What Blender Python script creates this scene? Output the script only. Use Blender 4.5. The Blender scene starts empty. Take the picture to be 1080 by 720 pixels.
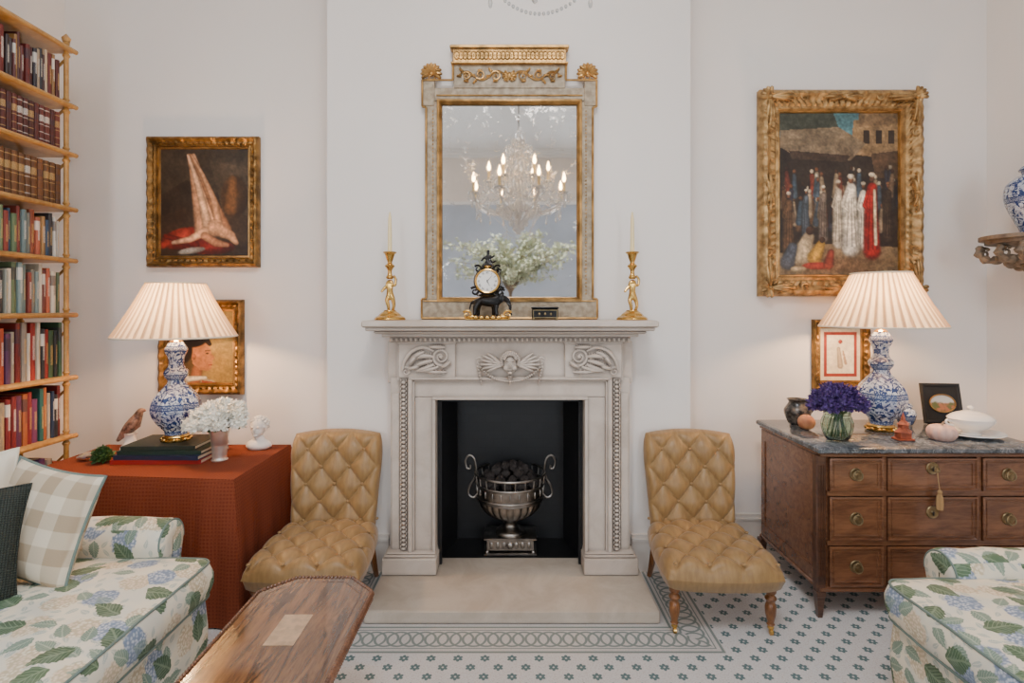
import bpy, math, random
import numpy as np
from mathutils import Vector, Matrix, Euler
from mathutils import noise as mnoise
rnd=random.Random(7)
pi=math.pi
COL=bpy.context.scene.collection
def s2l(c): return c/12.92 if c<=.04045 else ((c+.055)/1.055)**2.4
def rgb(r,g,b): return (s2l(r/255),s2l(g/255),s2l(b/255),1.0)

# ---------------------------------------------------------------- materials
class NT:
    def __init__(s,name):
        s.mat=bpy.data.materials.new(name); s.mat.use_nodes=True
        s.t=s.mat.node_tree; s.t.nodes.clear()
        s.out=s.t.nodes.new('ShaderNodeOutputMaterial')
        s.b=s.t.nodes.new('ShaderNodeBsdfPrincipled')
        s.t.links.new(s.b.outputs[0],s.out.inputs[0])
        s._tc=None
    def tc(s,w='Object'):
        if s._tc is None: s._tc=s.t.nodes.new('ShaderNodeTexCoord')
        return s._tc.outputs[w]
    def put(s,inp,v):
        if isinstance(v,bpy.types.NodeSocket): s.t.links.new(v,inp)
        elif v is not None: inp.default_value=v
    def n(s,typ,ins=None,**props):
        nd=s.t.nodes.new(typ)
        for k,v in props.items(): setattr(nd,k,v)
        for k,v in (ins or {}).items(): s.put(nd.inputs[k],v)
        return nd
    def m(s,op,a,b=None,c=None,clamp=False):
        nd=s.t.nodes.new('ShaderNodeMath'); nd.operation=op; nd.use_clamp=clamp
        s.put(nd.inputs[0],a)
        if b is not None: s.put(nd.inputs[1],b)
        if c is not None: s.put(nd.inputs[2],c)
        return nd.outputs[0]
    def mix(s,f,a,b):
        nd=s.t.nodes.new('ShaderNodeMix'); nd.data_type='RGBA'
        s.put(nd.inputs[0],f); s.put(nd.inputs[6],a); s.put(nd.inputs[7],b)
        return nd.outputs[2]
    def noise(s,scale,detail=3,vec=None,dist=0,rough=.5):
        nd=s.n('ShaderNodeTexNoise',{'Scale':scale,'Detail':detail,'Distortion':dist,'Roughness':rough})
        s.put(nd.inputs['Vector'],vec if vec is not None else s.tc())
        return nd.outputs['Fac']
    def step(s,x,lo,hi):
        nd=s.n('ShaderNodeMapRange',{'From Min':lo,'From Max':hi}); nd.interpolation_type='SMOOTHSTEP'
        s.put(nd.inputs['Value'],x); return nd.outputs[0]
    def sep(s,v):
        nd=s.n('ShaderNodeSeparateXYZ'); s.put(nd.inputs[0],v); return nd.outputs
    def comb(s,x,y,z=0.0):
        nd=s.n('ShaderNodeCombineXYZ'); s.put(nd.inputs[0],x); s.put(nd.inputs[1],y); s.put(nd.inputs[2],z); return nd.outputs[0]
    def vscale(s,v,sc):
        nd=s.n('ShaderNodeMapping'); s.put(nd.inputs['Vector'],v); nd.inputs['Scale'].default_value=sc; return nd.outputs[0]
    def bump(s,h,strength,dist=.01):
        nd=s.n('ShaderNodeBump',{'Strength':strength,'Distance':dist}); s.put(nd.inputs['Height'],h)
        s.t.links.new(nd.outputs[0],s.b.inputs['Normal'])
    def set(s,col=None,rough=None,metal=None,**k):
        s.put(s.b.inputs['Base Color'],col); s.put(s.b.inputs['Roughness'],rough); s.put(s.b.inputs['Metallic'],metal)
        for kk,v in k.items(): s.put(s.b.inputs[kk.replace('_',' ')],v)
        return s.mat
def dk(c,f): return (c[0]*f,c[1]*f,c[2]*f,1)
def simple(name,c,rough=.5,metal=0,var=.12,scale=9,bump=0,bscale=80,c2=None,**k):
    N=NT(name); nz=N.noise(scale,4)
    col=N.mix(N.step(nz,.3,.7),dk(c,1-var),c2 if c2 else dk(c,1+var))
    if bump: N.bump(N.noise(bscale,3),bump)
    return N.set(col,rough,metal,**k)
def wood(name,a,b,rough=.35,sc=(2,14,14),coat=.2,**k):
    N=NT(name); v=N.vscale(N.tc(),sc)
    w=N.noise(3,6,v,1.2,.6); g=N.noise(30,2,v)
    f=N.m('ADD',N.m('MULTIPLY',w,.8),N.m('MULTIPLY',g,.2))
    col=N.mix(N.step(f,.3,.7),a,b)
    N.bump(f,.04,.003)
    return N.set(col,rough,0,Coat_Weight=coat,**k)

wallm=simple('wall_paint',rgb(237,230,224),.75,var=.012,scale=1.5,bump=.03,bscale=300)
ceilm=simple('ceiling_paint',rgb(242,240,237),.8,var=.01)
trimm=simple('trim_paint',rgb(218,210,202),.5,var=.02)
def rearwall():
    N=NT('rear_wall_paint'); z=N.sep(N.tc())[2]; f=N.step(z,3.27,3.29)
    return N.set(N.mix(f,N.mix(N.noise(3,3),rgb(172,182,196),rgb(192,199,210)),rgb(238,228,218)),.7,0)
rearm=rearwall()
gold=simple('gilt',rgb(174,134,80),.36,.8,var=.4,scale=14,bump=.2,bscale=60)
goldold=simple('aged_gilt_wood',rgb(150,114,68),.45,.55,var=.3,scale=22,bump=.25,bscale=70,c2=rgb(190,154,102))
golddark=simple('dark_gilt',rgb(130,96,50),.4,.65,var=.5,scale=16,bump=.3,bscale=60)
brass=simple('polished_brass',rgb(208,166,94),.22,1,var=.15,scale=20)
obrass=simple('antique_brass',rgb(140,122,90),.4,.85,var=.3,scale=40)
steel=simple('aged_steel',rgb(150,144,138),.3,1,var=.25,scale=18,bump=.08,bscale=60)
silver=simple('silver_metal',rgb(232,226,218),.34,.8,var=.1,scale=20)
bronze=simple('black_bronze',rgb(30,27,26),.28,.5,var=.4,scale=30)
black=simple('matt_black',rgb(22,22,24),.6,var=.3)
coalm=simple('coal',rgb(30,27,27),.6,var=.5,scale=20,bump=.6,bscale=40,c2=rgb(70,60,56))
wax=simple('candle_wax',rgb(240,218,166),.5,var=.03)
cream=simple('cream_paint',rgb(235,225,205),.7,var=.04)
page=simple('book_pages',rgb(226,214,188),.8,var=.08,scale=60)
white=simple('white_ceramic',rgb(240,236,230),.25,var=.03,Coat_Weight=.3)
plaster=simple('white_plaster',rgb(236,228,220),.6,var=.05,bump=.1)
greypaint=simple('worn_gilt_paint',rgb(146,128,104),.5,.1,var=.12,scale=34,bump=.12,bscale=60,c2=rgb(174,158,134))
petalw=simple('white_petal',rgb(248,244,232),.6,var=.04,scale=25)
petalp=simple('purple_petal',rgb(62,38,100),.6,var=.5,scale=60,c2=rgb(98,70,142))
leafm=simple('leaf_green',rgb(56,88,40),.55,var=.35,scale=20)
sageleaf=simple('sage_leaf',rgb(206,212,182),.6,var=.12,scale=6)
bark=simple('bark',rgb(150,132,112),.8,var=.2)
terr=simple('painted_terracotta',rgb(156,74,46),.5,var=.3,scale=30)
peach=simple('peach_skin',rgb(206,128,92),.6,var=.25,scale=14,c2=rgb(222,160,110))
pumpk=simple('pale_pumpkin_skin',rgb(214,176,162),.5,var=.1,scale=14)

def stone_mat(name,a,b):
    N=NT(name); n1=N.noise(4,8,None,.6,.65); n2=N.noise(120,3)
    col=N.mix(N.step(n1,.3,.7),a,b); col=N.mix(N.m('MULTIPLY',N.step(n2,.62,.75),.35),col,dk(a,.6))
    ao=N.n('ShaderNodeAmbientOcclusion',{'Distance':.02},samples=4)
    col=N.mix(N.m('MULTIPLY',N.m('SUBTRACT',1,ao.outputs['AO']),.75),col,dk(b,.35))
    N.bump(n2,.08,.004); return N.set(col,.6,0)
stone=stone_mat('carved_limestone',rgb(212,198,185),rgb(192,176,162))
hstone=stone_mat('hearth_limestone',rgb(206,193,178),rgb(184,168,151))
def marble():
    N=NT('grey_marble'); v=N.noise(5,8,None,2.2,.7); v2=N.noise(14,6,None,1.5,.6)
    col=N.mix(N.step(v,.4,.6),rgb(58,64,70),rgb(98,102,107))
    vein=N.m('SUBTRACT',1,N.step(N.m('ABSOLUTE',N.m('SUBTRACT',v2,.5)),0,.03))
    col=N.mix(N.m('MULTIPLY',vein,.4),col,rgb(176,178,180))
    return N.set(col,.14,0,Coat_Weight=.2)
marblem=marble()
shelfwood=wood('honey_bamboo_wood',rgb(164,116,54),rgb(196,150,84),.4,(3,6,6))
mahog=wood('warm_walnut',rgb(90,56,38),rgb(134,89,61),.26,(1,8,8),.5)
mahogd=wood('dark_walnut',rgb(60,37,27),rgb(98,63,44),.32,(1,8,8),.4)
walnut=wood('rosewood_top',rgb(44,26,18),rgb(144,100,64),.15,(8,1.0,8),.8)
legwood=wood('turned_oak_legs',rgb(92,54,28),rgb(142,90,46),.3,(10,10,2),.4)

def chairfab():
    N=NT('camel_satin'); P=N.tc()
    st2=N.noise(60,3,N.vscale(P,(1,.3,.3)))
    col=N.mix(N.step(st2,.3,.7),rgb(142,109,66),rgb(160,125,78))
    N.bump(N.m('ADD',N.noise(400,2,N.vscale(P,(1,.2,.2))),N.noise(26,3,None,.8)),.10,.003)
    return N.set(col,.42,0,Sheen_Weight=.2)
gfab=chairfab()
def clothfab():
    N=NT('rust_woven_cloth'); uv=N.tc('UV'); u,v=N.sep(uv)[:2]
    a=N.m('SINE',N.m('MULTIPLY',N.m('ADD',u,v),560)); b=N.m('SINE',N.m('MULTIPLY',N.m('SUBTRACT',u,v),560))
    p=N.m('MULTIPLY',a,b); d=N.step(p,-.5,.5)
    a2=N.m('SINE',N.m('MULTIPLY',N.m('ADD',u,v),190)); b2=N.m('SINE',N.m('MULTIPLY',N.m('SUBTRACT',u,v),190)); q=N.step(N.m('MULTIPLY',a2,b2),.2,.5)
    col=N.mix(d,rgb(110,48,30),rgb(142,76,52)); col=N.mix(N.m('MULTIPLY',q,.4),col,rgb(84,38,28))
    N.bump(p,.15,.002); N.b.inputs['Specular IOR Level'].default_value=.12
    return N.set(col,.95,0)
rust=clothfab()
def gingham():
    N=NT('checked_linen'); u,v=N.sep(N.tc())[:2]
    def band(x): return N.step(N.m('SINE',N.m('MULTIPLY',x,58)),-.12,.12)
    f=N.m('MULTIPLY',N.m('ADD',band(u),band(v)),.5)
    col=N.mix(f,rgb(224,212,190),rgb(176,156,130)); N.bump(N.noise(200,2),.15,.003)
    return N.set(col,.85,0)
check=gingham()
def knit():
    N=NT('dark_green_knit'); x,y,z=N.sep(N.tc())[:3]
    a=N.m('SINE',N.m('MULTIPLY',N.m('ADD',x,y),420)); b=N.m('SINE',N.m('MULTIPLY',N.m('SUBTRACT',x,y),420)); p=N.m('MULTIPLY',a,b)
    N.bump(p,.6,.004); return N.set(N.mix(N.step(p,-.5,.5),rgb(30,36,34),rgb(58,66,60)),.9,0)
knitm=knit()
def leaf(N,uv,scale,off,wid,ln):
    v=N.n('ShaderNodeMapping',{'Vector':uv,'Location':(off,off*1.7,0),'Scale':(scale,scale,1)}).outputs[0]
    vo=N.n('ShaderNodeTexVoronoi',{'Vector':v,'Scale':1.0,'Randomness':.65},voronoi_dimensions='2D')
    loc=N.n('ShaderNodeVectorMath',{0:v,1:vo.outputs['Position']},operation='SUBTRACT').outputs[0]
    lx,ly=N.sep(loc)[:2]; c=N.sep(vo.outputs['Color'])
    an=N.m('MULTIPLY',c[0],6.283); cs=N.m('COSINE',an); sn=N.m('SINE',an)
    x=N.m('ADD',N.m('MULTIPLY',lx,cs),N.m('MULTIPLY',ly,sn)); y=N.m('SUBTRACT',N.m('MULTIPLY',ly,cs),N.m('MULTIPLY',lx,sn))
    ay=N.m('ABSOLUTE',y); xr=N.m('DIVIDE',x,ln)
    w=N.m('MULTIPLY',N.m('SUBTRACT',1,N.m('MULTIPLY',xr,xr)),N.m('MULTIPLY',wid,N.m('SUBTRACT',1,N.m('MULTIPLY',xr,.55))))
    w=N.m('ADD',w,N.m('MULTIPLY',N.m('SINE',N.m('MULTIPLY',x,50)),.018))
    mask=N.step(N.m('SUBTRACT',w,ay),0,.03)
    vein=N.m('MAXIMUM',N.step(N.m('SINE',N.m('MULTIPLY',N.m('SUBTRACT',x,N.m('MULTIPLY',ay,.9)),55)),.6,1),N.m('SUBTRACT',1,N.step(ay,.008,.04)))
    return mask,vein,c[1],vo
def floral():
    N=NT('floral_chintz'); uv=N.tc('UV')
    wob=N.n('ShaderNodeTexNoise',{'Scale':14.0,'Detail':2.0,'Vector':uv}).outputs['Color']
    uvw=N.n('ShaderNodeVectorMath',{0:uv,1:N.n('ShaderNodeVectorMath',{0:wob,1:(.022,.022,0)},operation='MULTIPLY').outputs[0]},operation='ADD').outputs[0]
    base=N.mix(N.step(N.noise(9,3,uv),.42,.62),rgb(234,224,202),rgb(220,216,202))
    m3,v3,r3,_=leaf(N,uvw,25,3.3,.20,.5)
    base=N.mix(N.m('MULTIPLY',N.m('MULTIPLY',m3,N.step(r3,.3,.32)),.6),base,N.mix(v3,N.mix(r3,rgb(150,166,148),rgb(128,154,158)),rgb(214,214,200)))
    v=N.n('ShaderNodeMapping',{'Vector':uvw,'Location':(1.2,.4,0),'Scale':(7.0,7.0,1)}).outputs[0]
    vo=N.n('ShaderNodeTexVoronoi',{'Vector':v,'Scale':1.0,'Randomness':.85},voronoi_dimensions='2D')
    fm=N.m('SUBTRACT',1,N.step(N.m('ADD',vo.outputs['Distance'],N.m('MULTIPLY',N.noise(60,2,uv),.22)),.42,.48))
    pv=N.n('ShaderNodeTexVoronoi',{'Vector':uvw,'Scale':95.0},voronoi_dimensions='2D'); pd=N.step(pv.outputs['Distance'],.1,.6)
    big=N.step(N.noise(18,2,uv),.4,.6)
    cr=N.sep(vo.outputs['Color'])[0]
    pc=N.mix(pd,N.mix(big,rgb(198,206,218),rgb(150,166,190)),rgb(110,130,160))
    pc=N.mix(N.step(cr,.48,.5),pc,N.mix(pd,N.mix(big,rgb(240,232,212),rgb(230,208,184)),rgb(200,182,150)))
    col=N.mix(N.m('MULTIPLY',fm,.92),base,pc)
    m2,v2,r2,_=leaf(N,uvw,12.5,7.1,.26,.52)
    l2=N.mix(N.m('MULTIPLY',v2,.6),N.mix(r2,rgb(88,120,110),rgb(120,144,128)),rgb(184,194,172))
    col=N.mix(N.m('MULTIPLY',N.m('MULTIPLY',m2,N.step(r2,.48,.5)),.92),col,l2)
    m1,v1,r1,_=leaf(N,uvw,8.8,0,.30,.52)
    l1=N.mix(N.m('MULTIPLY',v1,.6),N.mix(r1,rgb(42,70,54),rgb(78,104,74)),rgb(138,158,128))
    l1=N.mix(N.m('MULTIPLY',N.step(N.noise(30,2,uv),.45,.65),.25),l1,rgb(140,158,136))
    col=N.mix(N.m('MULTIPLY',N.m('MULTIPLY',m1,N.step(r1,.46,.48)),.96),col,l1)
    N.bump(N.noise(250,2),.08,.003)
    return N.set(col,.75,0)
chintz=floral()
piping=simple('sage_piping',rgb(110,128,122),.7,var=.1)
def delft():
    N=NT('blue_and_white_delft'); P=N.tc(); x,y,z=N.sep(P)[:3]
    n1=N.noise(38,3,P,1.6,.55); n2=N.noise(85,2,P,.8)
    m1=N.step(n1,.49,.53); m2=N.step(n2,.53,.58)
    m=N.m('MAXIMUM',m1,N.m('MULTIPLY',m2,.55))
    bandz=N.step(N.m('SINE',N.m('MULTIPLY',z,42)),.86,.9)
    m=N.mix(bandz,m,N.m('MULTIPLY',N.step(N.n('ShaderNodeTexVoronoi',{'Scale':70.0}).outputs['Distance'],.35,.4),.9))
    edge=N.m('SUBTRACT',1,N.step(N.m('ABSOLUTE',N.m('SUBTRACT',N.m('SINE',N.m('MULTIPLY',z,42)),.86)),.04,.07)); m=N.m('MAXIMUM',m,edge)
    col=N.mix(m,rgb(208,217,228),rgb(38,60,112)); col=N.mix(N.m('MULTIPLY',N.step(N.noise(12,2),.45,.6),.25),col,rgb(66,90,140))
    return N.set(col,.12,0,Coat_Weight=.5)
delftm=delft()
NPL=44
def shade():
    # pleated silk: where the cloth is folded double it passes less light
    N=NT('pleated_silk'); x,y,z=N.sep(N.tc())[:3]; th=N.m('ARCTAN2',y,x)
    f=N.step(N.m('SINE',N.m('MULTIPLY',th,float(NPL))),-.2,.75); nz=N.noise(60,2)
    c=N.mix(nz,rgb(240,222,194),rgb(250,236,212))
    ct=N.mix(f,N.mix(nz,rgb(250,232,200),rgb(255,242,216)),rgb(168,134,96))
    d=N.n('ShaderNodeBsdfDiffuse',{'Color':N.mix(N.m('MULTIPLY',f,.45),c,rgb(186,160,130))}); t=N.n('ShaderNodeBsdfTranslucent',{'Color':ct})
    mx=N.n('ShaderNodeMixShader',{0:.45,1:d.outputs[0],2:t.outputs[0]})
    N.t.links.new(mx.outputs[0],N.out.inputs[0]); return N.mat
shadem=shade()
def emis(name,c,st):
    N=NT(name); N.set(c,.5,0); N.put(N.b.inputs['Emission Color'],c); N.b.inputs['Emission Strength'].default_value=st; return N.mat
flame=emis('candle_bulb_glow',(1,.62,.28,1),34); bulbm=emis('warm_bulb',(1,.74,.45,1),12)
def glass(name,c,rough=.02):
    N=NT(name); nz=N.noise(10,1); return N.set(N.mix(nz,c,dk(c,.95)),rough,0,Transmission_Weight=1.0,IOR=1.45)
crystal=simple('crystal',(.95,.93,.9,1),.08,0,var=.02,Transmission_Weight=.45,Coat_Weight=.8); vglass=glass('green_tinted_glass',(.72,.9,.82,1))
def mirrorm():
    N=NT('antique_mirror_glass'); x,y,z=N.sep(N.tc())[:3]
    n=N.noise(11,6,None,.6,.75); n2=N.noise(70,3)
    edge=N.step(z,.55,1.2); ex=N.step(N.m('ABSOLUTE',x),.25,.40)
    spots=N.m('MULTIPLY',N.step(N.m('ADD',n,N.m('ADD',N.m('MULTIPLY',edge,.10),N.m('MULTIPLY',ex,.06))),.58,.76),N.step(n2,.3,.65))
    haze=N.step(N.noise(3,4),.3,.7)
    col=N.mix(N.m('MULTIPLY',spots,.6),N.mix(haze,rgb(246,244,242),rgb(232,228,224)),rgb(166,142,112))
    return N.set(col,N.m('ADD',.025,N.m('MULTIPLY',spots,.35)),1.0)
mirm=mirrorm()
def bookm():
    N=NT('book_cloth'); oi=N.n('ShaderNodeObjectInfo'); z=N.sep(N.tc())[2]; r=oi.outputs['Random']; al=oi.outputs['Alpha']
    def band(c,w): return N.m('SUBTRACT',1,N.step(N.m('ABSOLUTE',N.m('SUBTRACT',z,c)),w,w+.008))
    nz=N.step(N.noise(40,2,N.vscale(N.tc(),(1,3,12))),.42,.5)
    leather=N.m('MAXIMUM',N.m('MULTIPLY',N.m('MULTIPLY',band(.66,.08),nz),.75),N.m('MULTIPLY',N.m('MAXIMUM',N.m('MAXIMUM',band(.12,.008),band(.9,.008)),N.m('MAXIMUM',band(.3,.006),band(.5,.006))),.55))
    y=N.sep(N.tc())[1]; mid=N.m('SUBTRACT',1,N.step(N.m('ABSOLUTE',N.m('SUBTRACT',y,.5)),.16,.22))
    tt=N.m('MULTIPLY',N.m('MULTIPLY',mid,N.m('SUBTRACT',1,N.step(N.m('ABSOLUTE',N.m('SUBTRACT',z,N.m('ADD',.45,N.m('MULTIPLY',r,.2)))),.2,.22))),N.step(N.noise(60,1,N.vscale(N.tc(),(1,1,9))),.46,.5))
    block=N.m('MULTIPLY',N.m('GREATER_THAN',r,.66),N.m('SUBTRACT',1,N.step(N.m('ABSOLUTE',N.m('SUBTRACT',z,.78)),.12,.125)))
    modern=N.m('MAXIMUM',N.m('MULTIPLY',tt,.8),N.m('MULTIPLY',block,.75))
    f=N.m('ADD',N.m('MULTIPLY',leather,al),N.m('MULTIPLY',modern,N.m('SUBTRACT',1,al)))
    tcol=N.mix(N.step(r,.45,.46),rgb(206,170,108),N.mix(N.step(r,.8,.81),rgb(234,230,220),rgb(60,50,60)))
    base=N.mix(N.noise(8,3),oi.outputs['Color'],N.mix(.35,oi.outputs['Color'],(.02,.02,.02,1)))
    return N.set(N.mix(f,base,tcol),.5,0)
bookmat=bookm()
def paintmat():
    N=NT('oil_paint'); a=N.n('ShaderNodeAttribute',attribute_name='Col'); N.bump(N.noise(160,3),.1,.003)
    return N.set(a.outputs['Color'],.35,0)
oil=paintmat()
def carpet():
    N=NT('patterned_carpet'); P=N.tc(); x,y,z=N.sep(P)[:3]; S=.112
    base=N.mix(N.noise(220,2),rgb(200,200,202),rgb(226,224,222))
    base=N.mix(N.m('MULTIPLY',N.step(N.noise(150,2),.52,.6),.45),base,rgb(190,174,172))
    def lat(ou,ov,s,r0,r1,k,hole=0):
        u=N.m('ADD',N.m('DIVIDE',x,s),ou); v=N.m('ADD',N.m('DIVIDE',y,s),ov)
        du=N.m('SUBTRACT',u,N.m('ROUND',u)); dv=N.m('SUBTRACT',v,N.m('ROUND',v))
        r=N.m('SQRT',N.m('ADD',N.m('MULTIPLY',du,du),N.m('MULTIPLY',dv,dv)))
        th=N.m('ARCTAN2',dv,du)
        pr=N.m('ADD',r0,N.m('MULTIPLY',N.m('ABSOLUTE',N.m('SINE',N.m('MULTIPLY',th,k/2))),r1))
        q=N.step(N.m('SUBTRACT',pr,r),0,.03)
        return N.m('MULTIPLY',q,N.step(r,hole,hole+.03)) if hole else q
    fl=N.m('MAXIMUM',lat(0,0,S,.135,.075,6,.025),lat(.5,.5,S,.135,.075,6,.025))
    dots=N.m('MAXIMUM',lat(.5,0,S,.032,0,4),lat(0,.5,S,.032,0,4))
    body=N.mix(N.m('MULTIPLY',fl,.9),base,rgb(66,102,106)); body=N.mix(N.m('MULTIPLY',dots,.4),body,rgb(160,134,138))
    sx=N.m('SUBTRACT',N.m('ABSOLUTE',x),.70); sy=N.m('SUBTRACT',2.475,y)
    sd=N.m('MAXIMUM',sx,sy)
    front=N.m('GREATER_THAN',sy,sx)
    t=N.m('ADD',N.m('MULTIPLY',front,x),N.m('MULTIPLY',N.m('SUBTRACT',1,front),y))
    def ring(off,rad,w):
        q=N.m('ADD',N.m('DIVIDE',t,.11),off); dq=N.m('MULTIPLY',N.m('SUBTRACT',q,N.m('ROUND',q)),.11); ds=N.m('SUBTRACT',sd,.105)
        r=N.m('SQRT',N.m('ADD',N.m('MULTIPLY',dq,dq),N.m('MULTIPLY',ds,ds)))
        return N.m('SUBTRACT',1,N.step(N.m('ABSOLUTE',N.m('SUBTRACT',r,rad)),w,w+.003))
    rg=N.m('MAXIMUM',ring(0,.050,.004),ring(.5,.050,.004))
    def ln(c,w): return N.m('SUBTRACT',1,N.step(N.m('ABSOLUTE',N.m('SUBTRACT',sd,c)),w,w+.002))
    rg=N.m('MAXIMUM',rg,N.m('MAXIMUM',ln(.040,.002),ln(.170,.002))); rg=N.m('MAXIMUM',rg,N.m('MAXIMUM',ln(.195,.005),ln(.018,.005)))
    bb=N.mix(.3,base,rgb(190,180,172))
    bord=N.mix(N.m('MULTIPLY',rg,.75),bb,rgb(90,114,112))
    inb=N.m('MULTIPLY',N.m('GREATER_THAN',sd,-.1),N.m('LESS_THAN',sd,.205))
    N.bump(N.noise(500,2),.25,.004)
    return N.set(N.mix(inb,body,bord),.95,0)
carpetm=carpet()

# ---------------------------------------------------------------- mesh accumulator
class M:
    def __init__(s): s.v=[]; s.f=[]; s.mi=[]; s.cur=0
    def add(s,vs,fs):
        o=len(s.v); s.v+= [Vector(p) for p in vs]; s.f+=[tuple(i+o for i in f) for f in fs]; s.mi+=[s.cur]*len(fs); return s
    def box(s,x0,x1,y0,y1,z0,z1,bev=0):
        if bev:
            b=min(bev,abs(x1-x0)*.45,abs(y1-y0)*.45,abs(z1-z0)*.45)
            vs=[];fs=[]
            for z,i in ((z0,b),(z0+b,0),(z1-b,0),(z1,b)):
                X0,X1,Y0,Y1=x0+i,x1-i,y0+i,y1-i
                vs+=[(X0+b,Y0,z),(X1-b,Y0,z),(X1,Y0+b,z),(X1,Y1-b,z),(X1-b,Y1,z),(X0+b,Y1,z),(X0,Y1-b,z),(X0,Y0+b,z)]
            for r in range(3):
                for k in range(8): fs.append((r*8+k,r*8+(k+1)%8,r*8+8+(k+1)%8,r*8+8+k))
            fs.append(tuple(range(7,-1,-1))); fs.append(tuple(range(24,32)))
            return s.add(vs,fs)
        return s.add([(x0,y0,z0),(x1,y0,z0),(x1,y1,z0),(x0,y1,z0),(x0,y0,z1),(x1,y0,z1),(x1,y1,z1),(x0,y1,z1)],
              [(0,3,2,1),(4,5,6,7),(0,1,5,4),(1,2,6,5),(2,3,7,6),(3,0,4,7)])
    def lathe(s,prof,c=(0,0,0),seg=24,rf=None,R=None,cap=True):
        vs=[];fs=[];n=len(prof)
        for j,(r,z) in enumerate(prof):
            for i in range(seg):
                a=2*pi*i/seg; rr=r*(rf(a,j,z) if rf else 1); p=Vector((rr*math.cos(a),rr*math.sin(a),z))
                if R: p=R@p
                vs.append(p+Vector(c))
        for j in range(n-1):
            for i in range(seg):
                fs.append((j*seg+i,j*seg+(i+1)%seg,(j+1)*seg+(i+1)%seg,(j+1)*seg+i))
        if cap:
            fs.append(tuple(range(seg-1,-1,-1))); fs.append(tuple((n-1)*seg+i for i in range(seg)))
        return s.add(vs,fs)
    def ball(s,c,r,seg=12,rings=8,R=None):
        if not hasattr(r,'__len__'): r=(r,r,r)
        vs=[];fs=[]
        for j in range(1,rings):
            t=pi*j/rings
            for i in range(seg):
                a=2*pi*i/seg; p=Vector((r[0]*math.sin(t)*math.cos(a),r[1]*math.sin(t)*math.sin(a),-r[2]*math.cos(t)))
                if R: p=R@p
                vs.append(p+Vector(c))
        lo=Vector((0,0,-r[2])); hi=Vector((0,0,r[2]))
        if R: lo=R@lo; hi=R@hi
        vs.append(lo+Vector(c)); vs.append(hi+Vector(c)); L=len(vs)
        for j in range(rings-2):
            for i in range(seg): fs.append((j*seg+i,j*seg+(i+1)%seg,(j+1)*seg+(i+1)%seg,(j+1)*seg+i))
        for i in range(seg):
            fs.append((L-2,(i+1)%seg,i)); fs.append((L-1,(rings-2)*seg+i,(rings-2)*seg+(i+1)%seg))
        return s.add(vs,fs)
    def tube(s,pts,r,seg=8,closed=False):
        pts=[Vector(p) for p in pts]; n=len(pts)
        if not hasattr(r,'__len__'): r=[r]*n
        vs=[];fs=[]; up=None
        for k in range(n):
            a=pts[k-1] if (k>0 or closed) else pts[k]; b=pts[(k+1)%n] if (k<n-1 or closed) else pts[k]
            t=(b-a); t=t.normalized() if t.length>1e-9 else Vector((0,0,1))
            if up is None: up=Vector((0,0,1)) if abs(t.z)<.9 else Vector((0,1,0))
            x=up.cross(t)
            if x.length<1e-6: x=Vector((1,0,0)).cross(t)
            x.normalize(); y=t.cross(x).normalized(); up=y
            for i in range(seg):
                an=2*pi*i/seg; vs.append(pts[k]+(x*math.cos(an)+y*math.sin(an))*r[k])
        m=n if closed else n-1
        for k in range(m):
            for i in range(seg):
                k2=(k+1)%n; fs.append((k*seg+i,k*seg+(i+1)%seg,k2*seg+(i+1)%seg,k2*seg+i))
        if not closed:
            fs.append(tuple(range(seg-1,-1,-1))); fs.append(tuple((n-1)*seg+i for i in range(seg)))
        return s.add(vs,fs)
    def frame(s,cx,cz,w,h,prof,y,n=1,disp=None):
        cs=[(-1,-1),(1,-1),(1,1),(-1,1)]; vs=[];fs=[]
        for j,(o,d) in enumerate(prof):
            hw=w/2-o; hh=h/2-o
            for k in range(4):
                a=cs[k]; b=cs[(k+1)%4]
                for i in range(n):
                    t=i/n; X=(a[0]*(1-t)+b[0]*t); Z=(a[1]*(1-t)+b[1]*t)
                    L=t*(w if k%2==0 else h)
                    dd=disp(j,k,t,L) if disp else 0
                    vs.append((cx+X*hw,y-d-dd,cz+Z*hh))
        T=4*n
        for j in range(len(prof)-1):
            for i in range(T): fs.append((j*T+i,j*T+(i+1)%T,(j+1)*T+(i+1)%T,(j+1)*T+i))
        return s.add(vs,fs)
    def prism(s,poly,z0,z1,f=lambda x,y,z:(x,y,z)):
        n=len(poly); vs=[f(x,y,z0) for x,y in poly]+[f(x,y,z1) for x,y in poly]
        fs=[tuple(range(n-1,-1,-1)),tuple(range(n,2*n))]+[(i,(i+1)%n,n+(i+1)%n,n+i) for i in range(n)]
        return s.add(vs,fs)
    def grid(s,nu,nv,f,wrapu=False):
        vs=[f(i/(nu if wrapu else nu-1),j/(nv-1)) for j in range(nv) for i in range(nu)]
        fs=[]
        for j in range(nv-1):
            for i in range(nu if wrapu else nu-1):
                i2=(i+1)%nu; fs.append((j*nu+i,j*nu+i2,(j+1)*nu+i2,(j+1)*nu+i))
        return s.add(vs,fs)
    def xf(s,mat,start=0):
        for i in range(start,len(s.v)): s.v[i]=mat@s.v[i]
        return s
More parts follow.
